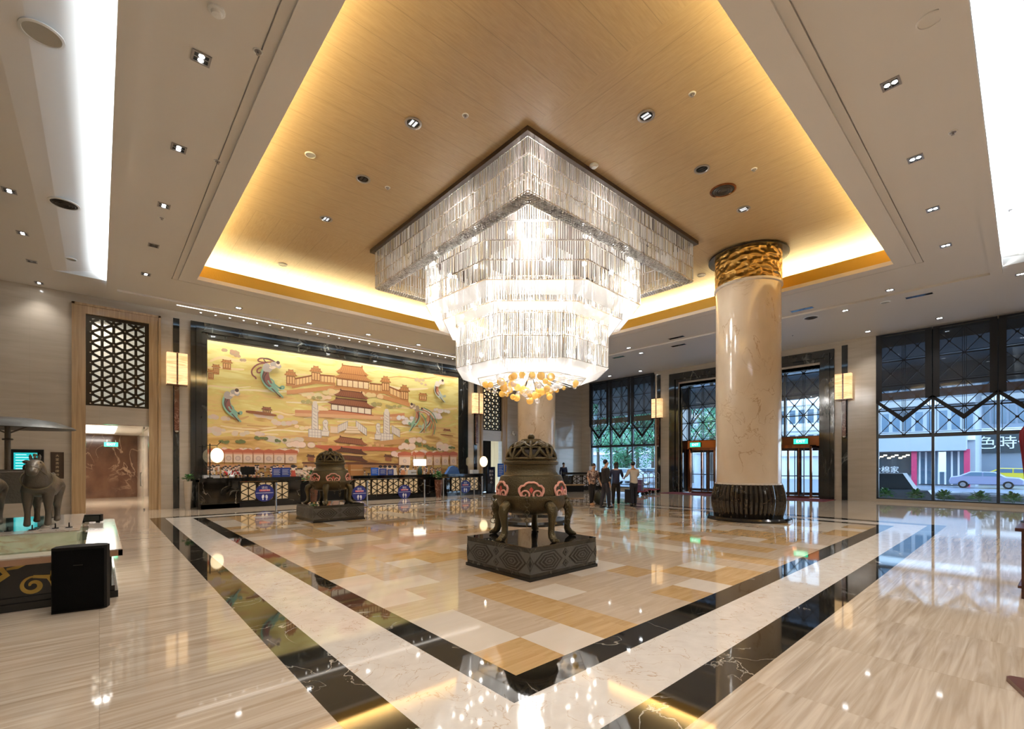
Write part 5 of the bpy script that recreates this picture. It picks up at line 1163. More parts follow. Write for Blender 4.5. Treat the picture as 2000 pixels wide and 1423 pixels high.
for k in range(27):
    x = 2.75+k*.46
    if ml is None:
        ml = thing('mini_spotlight', 'tiny round spotlight of the row above the mural frame, leftmost', 'spotlight', (x, 20.05, ZO), group='tiny spotlights above the mural'); m = MB(); m.lathe([(.045, 0), (.045, -.01), (.03, -.012)], n=14); m.build('rim', WHITE, ml); m = MB(); m.disk((0, 0, -.0125), .03, 12); m.build('lamp', M('mini_lamp', (1, 1, 1), .5, emit=(1, .95, .88), es=6), ml)
    else: dup(ml, (x, 20.05, ZO), label='tiny round spotlight number %s from the left in the row above the mural frame' % WORD[k])
for k in range(9): lamp('SPOT', (2.75+.46*(1+3*k), 19.9, ZO-.03), 75, (1, .92, .8), (math.radians(8), 0, 0), spot_size=math.radians(120), spot_blend=1, shadow_soft_size=.05)

# ------------------------------------------------------------------ skinned figures
def skin(name, V, E, m, parent, lv=2, **k):
    me = bpy.data.meshes.new(name); me.from_pydata([v[:3] for v in V], E, []); me.materials.append(m)
    o = bpy.data.objects.new(name, me); C.objects.link(o); o.parent = parent
    sk = o.modifiers.new('skin', 'SKIN'); sk.use_smooth_shade = True; sk.branch_smoothing = .3
    if not me.skin_vertices: me.attributes.new('x', 'FLOAT', 'POINT')
    for i, v in enumerate(V):
        r = v[3]; q = me.skin_vertices[0].data[i]; q.radius = r if isinstance(r, tuple) else (r, r)
        q.use_root = (i == 0)
    sb = o.modifiers.new('smooth', 'SUBSURF'); sb.levels = lv; sb.render_levels = lv
    return tag(o, **k)
import bmesh as _bm
def skin2(name, V, E, m, parent, lv=2, **k):
    """same with the skin layer made in bmesh"""
    bm = _bm.new(); ly = bm.verts.layers.skin.verify(); vs = []
    for v in V:
        q = bm.verts.new(v[:3]); r = v[3]; q[ly].radius = r if isinstance(r, tuple) else (r, r); vs.append(q)
    vs[0][ly].use_root = True
    for a, b_ in E: bm.edges.new((vs[a], vs[b_]))
    me = bpy.data.meshes.new(name); bm.to_mesh(me); bm.free(); me.materials.append(m)
    o = bpy.data.objects.new(name, me); C.objects.link(o); o.parent = parent
    sk = o.modifiers.new('skin', 'SKIN'); sk.use_smooth_shade = True
    sb = o.modifiers.new('smooth', 'SUBSURF'); sb.levels = lv; sb.render_levels = lv
    return tag(o, **k)
def chain(V, E, start, pts):
    p = start
    for q in pts: V.append(q); E.append((p, len(V)-1)); p = len(V)-1
    return p
SKINM = M('skin', (.5, .3, .2), .5)
HAIR = M('black_hair', (.012, .01, .01), .4)
def person(loc, rz, lb, shirt, trousers, shoe, hs=1.0, lean=0.0, arms=((0, 0, 0), (0, 0, 0)), longhair=False, stride=.0, sleeve=1, skirt=False, patt=None):
    t_ = thing('person', lb, 'person', (*loc, 0), rz); t_.scale = (hs, hs, hs)
    def L(x, y, z): return (x, y-lean*max(0, z-.95), z)
    V = [(*L(0, 0, .95), .12)]; E = []
    w_ = chain(V, E, 0, [(*L(0, 0, 1.10), .105), (*L(0, .01, 1.27), .125), (*L(0, .01, 1.38), .11)])
    nk = chain(V, E, w_, [(*L(0, -.0, 1.47), .05), (*L(0, -.015, 1.53), .055), (*L(0, -.03, 1.585), .082), (*L(0, -.02, 1.655), .078)])
    hand = []
    for s_, (ax, ay, az) in zip((-1, 1), arms):
        sh = chain(V, E, w_, [(*L(s_*.17, .01, 1.39), .055)])
        el = (s_*.235+ax*.4, .03+ay*.35-lean*.2, 1.12+az*.4); wr = (s_*.235+ax, -.04+ay-lean*.15, .88+az)
        a_ = chain(V, E, sh, [(*el, .042), (*wr, .028), (wr[0], wr[1]-.02, wr[2]-.05, .034)])
        d = Vector((wr[0]-el[0], wr[1]-el[1], wr[2]-el[2])).normalized(); hd = V[a_]
        for k in range(4): o_ = (k-1.5)*.017; b_ = chain(V, E, a_, [(hd[0]+d.x*.04, hd[1]+o_, hd[2]+d.z*.04, .009), (hd[0]+d.x*(.085-.006*abs(k-1.3)), hd[1]+o_*1.1-.01, hd[2]+d.z*.08, .008)])
        chain(V, E, a_, [(hd[0], hd[1]-.04, hd[2]-.02, .009)]); hand.append((hd, el, wr, sh))
    legs = []
    for s_ in (-1, 1):
        st = stride*s_; lg = [(s_*.085, st*.1, .86, .08), (s_*.095, -.01+st*.6, .48, .055), (s_*.10, .03+st, .09, .038), (s_*.105, -.10+st, .04, .035)]
        legs.append(lg); chain(V, E, 0, lg)
    skin2('body', V, E, SKINM, t_)
    # clothes
    V = [(*L(0, 0, .84), .17)]; E = []; w_ = chain(V, E, 0, [(*L(0, 0, .95), .165), (*L(0, 0, 1.10), .145), (*L(0, .01, 1.27), .165), (*L(0, .01, 1.385), .135)])
    for (hd, el, wr, sh) in hand:
        pts = [(*L(math.copysign(.18, hd[0]), .01, 1.39), .073), (*el, .062)]
        if sleeve: pts.append(tuple(a*.25+b_*.75 for a, b_ in zip(el, wr))+(.048,))
        chain(V, E, w_, pts)
    skin2('shirt', V, E, shirt, t_)
    V = [(0, 0, 1.0, .14)]; E = []; chain(V, E, 0, [(0, 0, .92, .15)])
    for lg in legs: chain(V, E, 1, [(lg[0][0], lg[0][1], .80, .10), (*lg[1][:3], .078), (lg[2][0], lg[2][1], .16, .062), (lg[2][0], lg[2][1], .06, .058)])
    skin2('trousers', V, E, trousers, t_)
    if skirt:
        m = MB(); m.lathe([(.15, 1.0), (.2, .7), (.24, .35), (.22, .3)], n=24); m.build('skirt', trousers, t_, smooth=True)
    for lg in legs:
        m = MB(); x_, y_ = lg[2][0], lg[2][1]; m.ball((x_, y_-.055, .045), 1, 12, 8, (.05, .135, .045)); m.build('shoe', shoe, t_, smooth=True)
    hx, hy, hz = L(0, -.02, 1.625); m = MB(); m.ball((hx, hy+.034, hz+.03), 1, 16, 10, (.090, .088, .088)); 
    if longhair: m.ball((hx, hy+.06, hz-.1), 1, 12, 8, (.085, .055, .16))
    m.build('hair', HAIR, t_, smooth=True)
    m = MB(); m.ball((hx, hy-.088, hz-.02), 1, 8, 6, (.012, .02, .02)); [m.ball((hx+s_*.083, hy, hz-.02), 1, 8, 6, (.012, .018, .026)) for s_ in (-1, 1)]; m.build('nose_and_ears', SKINM, t_, smooth=True)
    m = MB(); [m.ball((hx+s_*.028, hy-.07, hz-.005), .007, 6, 4) for s_ in (-1, 1)]; m.box(hx-.018, hy-.076, hz-.06, hx+.018, hy-.066, hz-.056); m.build('eyes_and_mouth', M('dark_feature', (.12, .03, .03), .4), t_)
    return t_
BLKT, NAVY, DKJ = M('black_cloth', (.012, .011, .012), .8), M('navy_cloth', (.02, .025, .06), .8), M('dark_trousers', (.02, .02, .03), .8)
FLOR = vein('floral_cloth', (.30, .16, .12), (.75, .6, .5), .8, 1.4, 9, .05, (.04, .04, .05))
WHC, SHOE, SHOE2 = M('cream_cloth', (.65, .58, .48), .8), M('black_shoe', (.01, .01, .01), .35), M('tan_shoe', (.5, .3, .18), .5)
# heading: the group stands facing each other
x, y = G(1183, 992); person((x, y), math.radians(60), 'man in black shirt and dark trousers, tallest of the standing group', BLKT, DKJ, SHOE, 1.02, stride=.1, arms=((-.02, 0, 0), (.05, -.1, .05)))
x, y = G(1156, 986); person((x, y), math.radians(-20), 'woman in a floral blouse and black trousers, leftmost of the group', FLOR, BLKT, SHOE2, .94, lean=.22, longhair=False, stride=.12, arms=((0, -.1, .1), (.12, -.05, .0)), sleeve=0)
x, y = G(1203, 987); person((x, y), math.radians(120), 'person in navy top with long dark hair beside the man in black', NAVY, BLKT, SHOE2, .97, lean=.18, longhair=True, stride=.06, arms=((0, -.25, .25), (0, -.25, .25)))
x, y = G(1221, 988); x += .42; y -= .1; t_ = person((x, y), math.radians(150), 'person in a cream top and dark trousers, rightmost of the group', WHC, DKJ, SHOE, .98, lean=.1, arms=((0, -.28, .22), (0, -.28, .22)), stride=.08)
person((21.95, 19.6), math.radians(-25), 'clerk in dark uniform standing behind the concierge desk', NAVY, DKJ, SHOE, .98)
x, y = G(1172, 985); x += .1
t_ = thing('duffel_bag', 'large dark green duffel bag between the woman and the man in black', 'bag', (x, y+.15, 0), .9); m = MB(); m.ball((0, 0, .24), 1, 18, 10, (.42, .2, .24)); m.build('bag_body', M('dark_canvas', (.03, .035, .025), .85, bump=.6, bscale=8), t_, smooth=True); m = MB(); m.ring((0, 0, .44), .16, .012, (0, 1, 0), 18, 5); m.build('carry_handle', BLKT, t_, smooth=True)
# luggage carts by the far window
def cart(x, y, rz, lb, loaded):
    t_ = thing('luggage_cart', lb, 'luggage cart', (x, y, 0), rz, 'luggage carts by the far window'); m = MB()
    for sx in (-.45, .45):
        m.tube([(sx, -.28, .2), (sx, -.28, 1.05), (sx, -.1, 1.2), (sx, .1, 1.2), (sx, .28, 1.05), (sx, .28, .2)], .018, 8)
    for z_ in (.55, .85): [m.tube([(sx, -.28, z_), (sx, .28, z_)], .012, 6) for sx in (-.45, .45)]
    m.tube([(-.45, .28, .85), (.45, .28, .85)], .014, 6); m.build('rails', CHROME, t_, smooth=True)
    B('deck', M('cart_carpet', (.25, .02, .04), .9), t_, (-.5, -.3, .17, .5, .3, .21)); 
    for sx in (-.4, .4):
        for sy in (-.24, .24): m = MB(); m.tube([(sx-.02, sy, .085), (sx+.02, sy, .085)], .085, 14); m.box(sx-.008, sy-.02, .085, sx+.008, sy+.02, .18); m.build('wheel', BLK, t_)
    return t_
x1_, y1_ = G(1250, 966); cart(x1_, y1_, .3, 'steel luggage cart with red deck nearest to the group', 1)
x2_, y2_ = G(1272, 962); cart(x2_, y2_, .2, 'steel luggage cart beside the lantern pilaster', 0)
def suitcase(x, y, rz, z, lb, m_):
    t_ = thing('suitcase', lb, 'suitcase', (x, y, z), rz); B('shell', m_, t_, (-.22, -.13, .04, .22, .13, .58)); m = MB()
    for sx in (-.18, .18):
        for sy in (-.09, .09): m.ball((sx, sy, .022), .022, 8, 6)
    m.build('wheels', BLK, t_); m = MB(); m.tube([(-.09, 0, .58), (-.09, 0, .66), (.09, 0, .66), (.09, 0, .58)], .01, 6); m.build('pull_handle', CHROME, t_)
suitcase(x1_, y1_, .3, .21, 'dark suitcase standing on the nearer luggage cart', M('purple_case', (.10, .05, .12), .4)); x, y = G(1240, 984); suitcase(x, y+.2, 1.2, 0, 'black suitcase standing on the floor right of the group', M('black_case', (.02, .02, .03), .35))

# ------------------------------------------------------------------ bronze chariot display at the left
dp = thing('display_plinth', 'low display plinth with black and gold scroll panels, water basin and onyx block', 'display stand', (0, 0, 0))
DXR, DY0, DY1, DZ = .17, 7.32, 11.4, .58
B('plinth_body', BLK, dp, (-6, DY0+.06, .14, DXR-.06, DY1-.06, DZ-.08)); B('base_moulding', BLK, dp, (-6, DY0-.0, 0, DXR, DY1, .08), (-6, DY0+.03, .08, DXR-.03, DY1-.03, .14))
RIM = M('copper_rim_stone', (.40, .24, .15), .2, .3); WHS = vein('pale_rim_stone', (.55, .48, .40), (.35, .25, .18), .1, 1.6, 3, .01)
m = MB(); ringbox(m, -5.6, DY0+.32, DXR-.30, DY1-.3, -6, DY0-.03, DXR+.03, DY1+.03, DZ-.05, DZ); m.build('rim', WHS, dp); B('rim_edge', RIM, dp, (-6, DY0-.04, DZ-.08, DXR+.04, DY0+.0, DZ-.012), (DXR, DY0-.04, DZ-.08, DXR+.04, DY1, DZ-.012))
B('basin_floor', M('basin_stone', (.16, .14, .09), .3), dp, (-5.6, DY0+.3, .3, DXR-.28, DY1-.28, .34))
B('water', M('water', (.10, .11, .07), .01, ior=1.6), dp, (-5.6, DY0+.31, .5, DXR-.29, DY1-.29, .505))
ONX = vein('green_onyx', (.45, .47, .28), (.35, .2, .08), .1, 1.5, 2.5, .04, (.62, .62, .48), (1, 1, 1.6)); ONX.node_tree.nodes['Principled BSDF'].inputs['Emission Color'].default_value = (.5, .5, .3, 1); ONX.node_tree.nodes['Principled BSDF'].inputs['Emission Strength'].default_value = .12
B('onyx_block', ONX, dp, (-5.4, 8.35, .34, -.22, 11.0, .72)); 
TEALW = M('teal_glass_top', (.25, .42, .38), .05, ior=1.6)
B('onyx_lip', WHS, dp, (-5.43, 8.32, .72, -.19, 8.7, .735), (-.6, 8.7, .72, -.19, 11.03, .735)); B('glass_top', TEALW, dp, (-5.4, 8.7, .72, -.6, 11.0, .73))
GSC = M('gold_scroll', (.42, .28, .06), .35, .5)
def scroll(pts, w_, plane):
    global m
    n = len(pts); vs = []
    for i, p in enumerate(pts):
        a = Vector(pts[max(0, i-1)]); b_ = Vector(pts[min(n-1, i+1)]); d = (b_-a).normalized(); pn = Vector((-d.y, d.x))*(w_*(.35+.65*math.sin(PI*(i+.6)/(n+.6))))/2
        for q in (Vector(p)+pn, Vector(p)-pn): vs.append(plane(q.x, q.y))
    m.add(vs, [(2*i, 2*i+1, 2*i+3, 2*i+2) for i in range(n-1)])
def spir(cx, cz, r0, turns, a0, sg): return [(cx+(r0*(1-.8*t_/(24*turns)))*math.cos(a0+sg*t_*2*PI/24), cz+(r0*(1-.8*t_/(24*turns)))*math.sin(a0+sg*t_*2*PI/24)) for t_ in range(int(24*turns))]
for pl, rng, sgn in ((lambda u_, v_: (u_, DY0+.055, v_), [-.55-k*.62 for k in range(6)], 1), (lambda u_, v_: (DXR-.055, -u_+0, v_), [-7.8-k*.62 for k in range(6)], 1)):
    for i, cx in enumerate(rng):
        m = MB()
        sg = 1 if i % 2 else -1
        if i % 2 == 0:
            scroll(spir(cx, .25, .10, 1.3, PI/2, 1), .045, pl); scroll([(cx, .35), (cx+.12, .33), (cx+.16, .26), (cx+.17, .18)], .05, pl); scroll([(cx+.15, .28), (cx+.16, .38), (cx+.26, .46), (cx+.36, .47)], .055, pl); scroll(spir(cx+.26, .36, .075, .9, PI*.6, -1), .04, pl)
        else:
            scroll([(cx+.35, .2), (cx+.2, .27), (cx+.33, .33), (cx+.42, .4), (cx+.38, .47), (cx+.28, .48)], .06, pl); scroll([(cx+.42, .46), (cx+.5, .47), (cx+.56, .50)], .035, pl); scroll(spir(cx+.1, .22, .09, 1.1, PI/3, 1), .045, pl)
        m.build('gold_scroll', GSC, dp)
HN = None
hp = G(85, 1031, .735)
def horse(x, y, rz, lb):
    t_ = thing('bronze_horse', lb, 'horse statue', (x, y, .735), rz, 'bronze chariot horses')
    V = [(0, .33, .60, .19)]; E = []; md = chain(V, E, 0, [(0, .10, .575, .185), (0, -.12, .59, .19)])
    nb = chain(V, E, md, [(0, -.24, .70, .13), (0, -.30, .79, .11), (0, -.33, .87, .095), (0, -.41, .85, .085), (0, -.48, .78, .066), (0, -.54, .72, .058)])
    for s_ in (-1, 1):
        chain(V, E, md, [(s_*.10, -.17, .47, .075), (s_*.10, -.18, .29, .042), (s_*.10, -.175, .20, .032), (s_*.10, -.185, .09, .036), (s_*.10, -.20, .02, .048)])
        chain(V, E, 0, [(s_*.10, .34, .50, .12), (s_*.105, .29, .40, .08), (s_*.105, .40, .26, .042), (s_*.105, .39, .17, .032), (s_*.105, .385, .09, .036), (s_*.105, .365, .025, .05)])
    skin2('body', V, E, BRONZE2, t_)
    m = MB(); m.tube([(0, .44, .66), (0, .50, .60), (0, .52, .45), (0, .51, .32), (0, .50, .27)], [.03, .035, .03, .025, .01], 8); m.build('tail', BRONZE2, t_, smooth=True)
    for s_ in (-1, 1): m = MB(); m.tube([(s_*.035, -.335, .925), (s_*.045, -.33, .97), (s_*.045, -.335, .995)], [.02, .016, .004], 6); m.build('ear', BRONZE2, t_, smooth=True)
    m = MB(); m.tube([(0, -.36, .96), (0, -.30, .93), (0, -.25, .86), (0, -.20, .78), (0, -.16, .72)], [.014, .02, .022, .02, .012], 6); m.build('mane', BRONZE2, t_, smooth=True)
    for s_ in (-1, 1): m = MB(); m.ball((s_*.058, -.405, .88), .016, 8, 6); m.build('eye', BLK, t_, smooth=True)
    BRI = M('bridle_metal', (.19, .155, .10), .35, .9); m = MB(); m.ring((0, -.47, .79), .06, .007, (0, -.66, -.75), 20, 5); m.ring((0, -.37, .86), .078, .007, (0, -.5, .6), 20, 5)
    for s_ in (-1, 1): m.tube([(s_*.058, -.47, .81), (s_*.066, -.37, .88)], .005, 5); m.tube([(s_*.06, -.48, .80), (s_*.10, -.30, .72), (s_*.13, -.05, .72), (s_*.12, .2, .72)], .005, 5); m.ball((s_*.062, -.47, .81), .012, 8, 5)
    m.build('bridle', BRI, t_, smooth=True)
    m = MB(); m.ring((0, -.22, .66), .150, .011, (0, .8, -.5), 28, 6, 1, 1.1); m.ring((0, .0, .585), .137, .008, (0, 1, 0), 28, 6); m.build('harness_collar', BRI, t_, smooth=True)
    m = MB(); m.tube([(-.02, -.19, .78), (0, -.17, .86), (.02, -.19, .78)], .01, 6); m.ball((0, -.335, .985), .022, 8, 6); m.build('harness_ornament', BRI, t_)
    return t_
h1 = horse(hp[0]-.04, hp[1]+.24, -.10, 'bronze horse statue fully in view on the left display, nearest the door')
h2 = dup(h1, (hp[0]-.60, hp[1]+.22, .735), -.08, 'bronze horse statue at the left picture edge with red plume'); m = MB(); m.ball((0, -.33, 1.04), 1, 10, 8, (.03, .03, .06)); m.build('red_plume', M('red_tassel', (.5, .03, .02), .7), h2, smooth=True)
dup(h1, (hp[0]-1.16, hp[1]+.2, .735), -.06, 'bronze horse statue beyond the left picture edge')
m = MB(); m.tube([(-1.0, .0, 0), (.42, .0, 0)], .01, 8); m.tube([(-.28, 0, 0), (-.28, .6, -.02), (-.28, 1.5, -.1)], .018, 8)
o_ = tag(m.build('chariot_yoke', BRONZE2, smooth=True), 'long bronze yoke bar across the horses backs', 'yoke'); o_.location = (hp[0]-.4, hp[1]+.28, 1.49)
# chariot with oval canopy
cxp = (-1.06, 10.55)
cr_ = thing('bronze_chariot', 'bronze chariot with wide oval canopy behind the horses', 'chariot', (*cxp, .735))
m = MB(); n = 48; prof_ = [(0, 1.60), (.35, 1.585), (.7, 1.54), (.93, 1.47), (1.0, 1.43), (.98, 1.42), (.7, 1.50), (.3, 1.55), (0, 1.56)]
m.lathe(prof_, n=n, fl=lambda t_, z_: 1.0/math.sqrt((math.cos(t_)/.78)**2+(math.sin(t_)/.56)**2)); m.build('canopy', M('grey_bronze', (.09, .088, .08), .4, .6, bump=.2, bscale=20), cr_, smooth=True)
m = MB(); m.tube([(0, 0, .3), (0, 0, 1.57)], .035, 10); m.ring((0, 0, 1.25), .05, .015); m.tube([(-.02, 0, 1.35), (-.3, 0, 1.5)], .012, 6); m.tube([(.02, 0, 1.35), (.3, 0, 1.5)], .012, 6); m.build('canopy_pole', BRONZE2, cr_, smooth=True)
m = MB(); m.box(-.42, -.5, .28, .42, .45, .32); ringbox(m, -.39, -.47, .39, .42, -.42, -.5, .42, .45, .32, .78); m.build('carriage_box', BRONZE2, cr_)
for s_ in (-1, 1):
    m = MB(); m.ring((s_*.5, 0, .37), .34, .025, (1, 0, 0), 32, 6); m.tube([(s_*.42, 0, .37), (s_*.58, 0, .37)], .05, 10)
    for k in range(16): a = 2*PI*k/16; m.tube([(s_*.5, 0, .37), (s_*.5, .34*math.cos(a), .37+.34*math.sin(a))], .01, 4)
    m.build('wheel', BRONZE2, cr_, smooth=True)
# driver figure glimpsed as dark mass
V = [(0, 0, .32, .12)]; E = []; a_ = chain(V, E, 0, [(0, 0, .5, .11), (0, 0, .62, .09), (0, 0, .72, .035), (0, -.01, .80, .055), (0, 0, .87, .04)])
for s_ in (-1, 1): chain(V, E, 2, [(s_*.12, 0, .62, .045), (s_*.16, -.08, .5, .035), (s_*.08, -.22, .5, .025)])
t_ = thing('driver_statue', 'bronze charioteer statue standing in the chariot box', 'statue', (cxp[0]+.22, cxp[1]-.2, .735+.0)); skin2('figure', V, E, BRONZE2, t_); m = MB(); m.ball((0, 0, .9), 1, 10, 6, (.05, .06, .03)); m.build('cap', BRONZE2, t_, smooth=True)
# small stands on the onyx top
st_ = None
for px, py, lb in ((15, 1038, 'at the left picture edge'), (63, 1035, 'before the horse in view'), (108, 1032, 'right of the horse in view'), (135, 1030, 'nearest the right end of the onyx block')):
    x, y = G(px, py, .735)
    if st_ is None:
        st_ = thing('water_nozzle', 'small dark fountain nozzle '+lb, 'nozzle', (x, y, .735), group='fountain nozzles on the onyx top'); m = MB(); m.lathe([(.035, 0), (.035, .012), (.008, .014), (.006, .07), (0, .072)], n=14); m.build('nozzle', BLKM, st_, smooth=True); m = MB(); m.lathe([(.045, 0), (.045, .004), (.03, .004)], n=14); m.build('flange', SIL, st_)
    else: dup(st_, (x, y, .735), label='small dark fountain nozzle '+lb)
x, y = G(181, 1020, DZ); t_ = thing('rim_spotlight_box', 'small black lamp box standing on the right rim of the display', 'lamp', (x-.03, y, DZ), -.35); B('housing', BLKM, t_, (-.16, -.05, .021, .16, .05, .14)); B('feet', BLKM, t_, (-.12, -.04, 0, -.09, .04, .02), (.09, -.04, 0, .12, .04, .02)); B('lamp_glass', DARKL, t_, (-.14, -.055, .04, .14, -.05, .12))
# black loudspeaker on the floor
a, b_ = G(100, 1200), G(206, 1187)
t_ = thing('floor_loudspeaker', 'black floor loudspeaker standing before the right end of the display', 'loudspeaker', (0, 0, 0)); W_ = math.hypot(b_[0]-a[0], b_[1]-a[1]); t_.location = (a[0], a[1], 0); t_.rotation_euler = (0, 0, math.atan2(b_[1]-a[1], b_[0]-a[0]))
m = MB(); pol = [(0, 0), (W_, 0), (W_+.04, .03), (W_+.05, .12), (W_+.0, .2), (W_-.08, .24), (.1, .24), (0, .16)]; pol = [(a_*(W_-.03)/W_ if a_ > .2 else a_, b__) for a_, b__ in pol]; m.prism(pol, (0, 0, .0), (1, 0, 0), (0, 1, 0), (0, 0, .70)); m.build('cabinet', BLKM, t_)
B('front_grille', M('black_cloth_grille', (.006, .006, .006), .95, ior=1.1, bump=.2, bscale=200), t_, (.01, -.012, .02, W_-.01, .0, .67)); m = MB(); m.box(W_*.4, -.015, .50, W_*.58, -.010, .512); m.build('badge', BLK, t_)

# ------------------------------------------------------------------ right edge: magazine rack, red drape, stand foot
x, y = G(1978, 1166); WD = grain('dark_red_wood', (.05, .015, .010), (.09, .03, .018), .2, 1.5, (1, 1, 8), 2)
rk = thing('magazine_rack', 'dark red wooden magazine rack at the right picture edge', 'rack', (x, y-.02, 0), -.05)
for sx, sy in ((0, -.05), (.62, -.05), (0, -.62), (.62, -.62)): B('leg', WD, rk, (sx-.0, sy-.05, 0, sx+.05, sy, .80))
B('top', WD, rk, (-.04, -.70, .80, .72, .0, .84)); B('shelf', WD, rk, (.0, -.66, .12, .66, -.02, .15)); B('side_panel', WD, rk, (.0, -.62, .15, .02, -.10, .55))
def mag(i, m_, lb): t_ = thing('magazine', lb, 'magazine', (x+.02, y-.12-.16*i, .56), group='magazines in the rack'); B('cover', m_, t_, (.03, -.14, .0, .05, 0, .2)); B('masthead', PAPER, t_, (.026, -.13, .15, .03, -.01, .18))
B('magazine_pocket', WD, rk, (.0, -.62, .50, .10, -.10, .54)); mag(0, M('teal_cover', (.05, .35, .35), .4), 'teal covered magazine in the rack, leftmost'); mag(1, M('pale_cover', (.6, .65, .7), .4), 'pale covered magazine in the rack next to the teal one')
x, y = G(2003, 1021); m = MB(); 
m.lathe([(.30, .02), (.27, .5), (.28, 1.2), (.33, 1.9), (.37, 2.3), (.36, 2.5), (.28, 2.66), (.12, 2.72), (0, 2.74)], n=64, fl=lambda t_, z_: 1+.05*math.sin(11*t_+z_))
t_ = thing('red_flag_drape', 'tall folded deep red fabric at the right picture edge', 'flag', (x+.29, y-.26, 0)); m.build('red_fabric', M('red_velvet', (.17, .003, .012), .85, bump=.3, bscale=10), t_, smooth=True); m = MB(); m.lathe([(.36, 0), (.36, .04), (.1, .06)], n=24); m.build('foot_plate', BLK, t_, smooth=True)
p0, p1, p2_ = G(1962, 1326), G(2000, 1362), G(2000, 1322)
t_ = thing('stand_base', 'brown leather topped stand base at the lower right picture edge', 'stand', (*p0, 0)); m = MB()
d1_ = Vector((p1[0]-p0[0], p1[1]-p0[1])).normalized(); d2_ = Vector((-d1_.y, d1_.x)); 
if d2_.dot(Vector((RT[0], RT[1]))) < 0: d2_ = -d2_
m.prism([(.03, 0), (1.0, 0), (1.05, .05), (1.05, .5), (.0, .5), (0, .03)], (0, 0, 0), (*d1_, 0), (*d2_, 0), (0, 0, .035)); m.build('base_board', M('brown_leather', (.09, .025, .012), .3), t_)
m = MB(); q = d1_*.5+d2_*.35; m.tube([(q.x, q.y, .03), (q.x, q.y, 1.1)], .025, 10); m.build('pole', CHROME, t_, smooth=True)

# ------------------------------------------------------------------ outdoors: street, trees, shops, cars
GZ = -.12
PAV = grain('grey_paving', (.20, .23, .27), (.30, .33, .38), .35, 1.45, (.6, .6, 1), 1, [('X', 1.0, .02, .3), ('Y', 1.0, .02, .3)])
m = MB(); m.box(25.15, -60, GZ-.2, 34, 90, GZ); m.cur = 1; m.box(34, -60, GZ-.25, 150, 90, GZ-.05); m.build('ground', [PAV, M('wet_asphalt', (.16, .19, .24), .3)], kind='structure')
B('eave', M('dark_eave', (.10, .11, .12), .6), None, (25.2, -9, 6.6, 31.5, 24, 7.2), (31.2, -9, 5.5, 31.5, 24, 6.6), kind='structure')
FAC, FAC2, DSH, RED2, WBAND = M('pale_facade', (.33, .36, .40), .6), M('grey_facade', (.20, .24, .30), .6), M('dark_shopfront', (.03, .045, .055), .25), M('red_pillar', (.5, .03, .10), .5), M('window_blue', (.10, .16, .22), .15)
XB = 52
def Yp(px, X_=XB): return WX(px, 900, X_)[0]
def building(name, lb, X_, ya, yb, h, mat_, floors, cols, base=4.0, wm=WBAND):
    t_ = thing(name, lb, 'building', (X_, (ya+yb)/2, GZ-.05)); W_ = abs(yb-ya); B('walls', mat_, t_, (0, -W_/2, 0, 8, W_/2, h))
    for i in range(floors):
        z_ = base+i*3.0
        if z_+1.8 > h: break
        for k in range(cols):
            y_ = -W_/2+W_*(k+.5)/cols; w2 = W_/cols*.32; B('window', wm, t_, (-.04, y_-w2, z_, 0, y_+w2, z_+1.6))
        B('floor_band', WHITE, t_, (-.3, -W_/2, z_-.9, 0, W_/2, z_-.4))
    return t_
b1 = building('shop_building', 'pale commercial building with dark shopfront and red pillars across the street', XB, Yp(1905), Yp(1640), 15, FAC, 4, 12, 4.6)
t_ = b1; oy = (Yp(1905)+Yp(1640))/2
def YY(px): return Yp(px)-oy
B('dark_shopfront', DSH, t_, (-.3, YY(1785), .9, 0, YY(1650), 2.75)); B('shop_canopy', FAC, t_, (-1.5, YY(1890), 2.85, 0, YY(1650), 4.1)); B('shop_glass', WBAND, t_, (-.15, YY(1885), .1, 0, YY(1795), 2.8))
for a, b_ in ((1797, 1886),):
    n = 7
    for k in range(n+1): yy = YY(a)+(YY(b_)-YY(a))*k/n; B('shop_mullion', WHITE, t_, (-.2, yy-.06, .1, -.15, yy+.06, 2.8))
for px in (1789.5, 1891): B('red_pillar', RED2, t_, (-1.2, YY(px)-.17, .0, -.9, YY(px)+.17, 2.95))
text('shop_lettering', '全棉家', .62, (-.34, YY(1731), 1.25), (PI/2, 0, -PI/2), PAPER, t_, .02)
LT = M('shop_light', (1, .9, .7), .5, emit=(1, .85, .6), es=1.6)
for k in range(9): B('shop_lamp', LT, t_, (-.36, YY(1716+k*7.3)-.12, 2.25+.12*(k % 3), -.31, YY(1716+k*7.3)+.12, 2.36+.12*(k % 3)))
B('notice_panel', PAPER, t_, (-1.6, YY(1852), 1.15, -1.5, YY(1838), 2.75))
b2 = building('side_building', 'grey building with big white shop lettering at the right of the street', 60, Yp(2040, 60), Yp(1903, 60), 17, FAC2, 5, 8, 5.4)
oy2 = (Yp(2040, 60)+Yp(1903, 60))/2; zz = WX(1945, 866, 60)[1]-(GZ-.05)
B('sign_board', DSH, b2, (-.3, Yp(2003, 60)-oy2, zz-.8, 0, Yp(1910, 60)-oy2, zz+.85)); text('shop_lettering', '金色時代', 1.25, (-.34, Yp(1947, 60)-oy2, zz), (PI/2, 0, -PI/2), PAPER, b2, .02)
building('white_tower', 'white apartment building seen behind the right revolving door', 62, Yp(1650, 62), Yp(1490, 62), 24, WHITE, 7, 9, 3.6)
building('far_building', 'pale building behind the trees at the left window', 75, Yp(1490, 75), Yp(1120, 75), 16, FAC, 4, 14, 4.5)
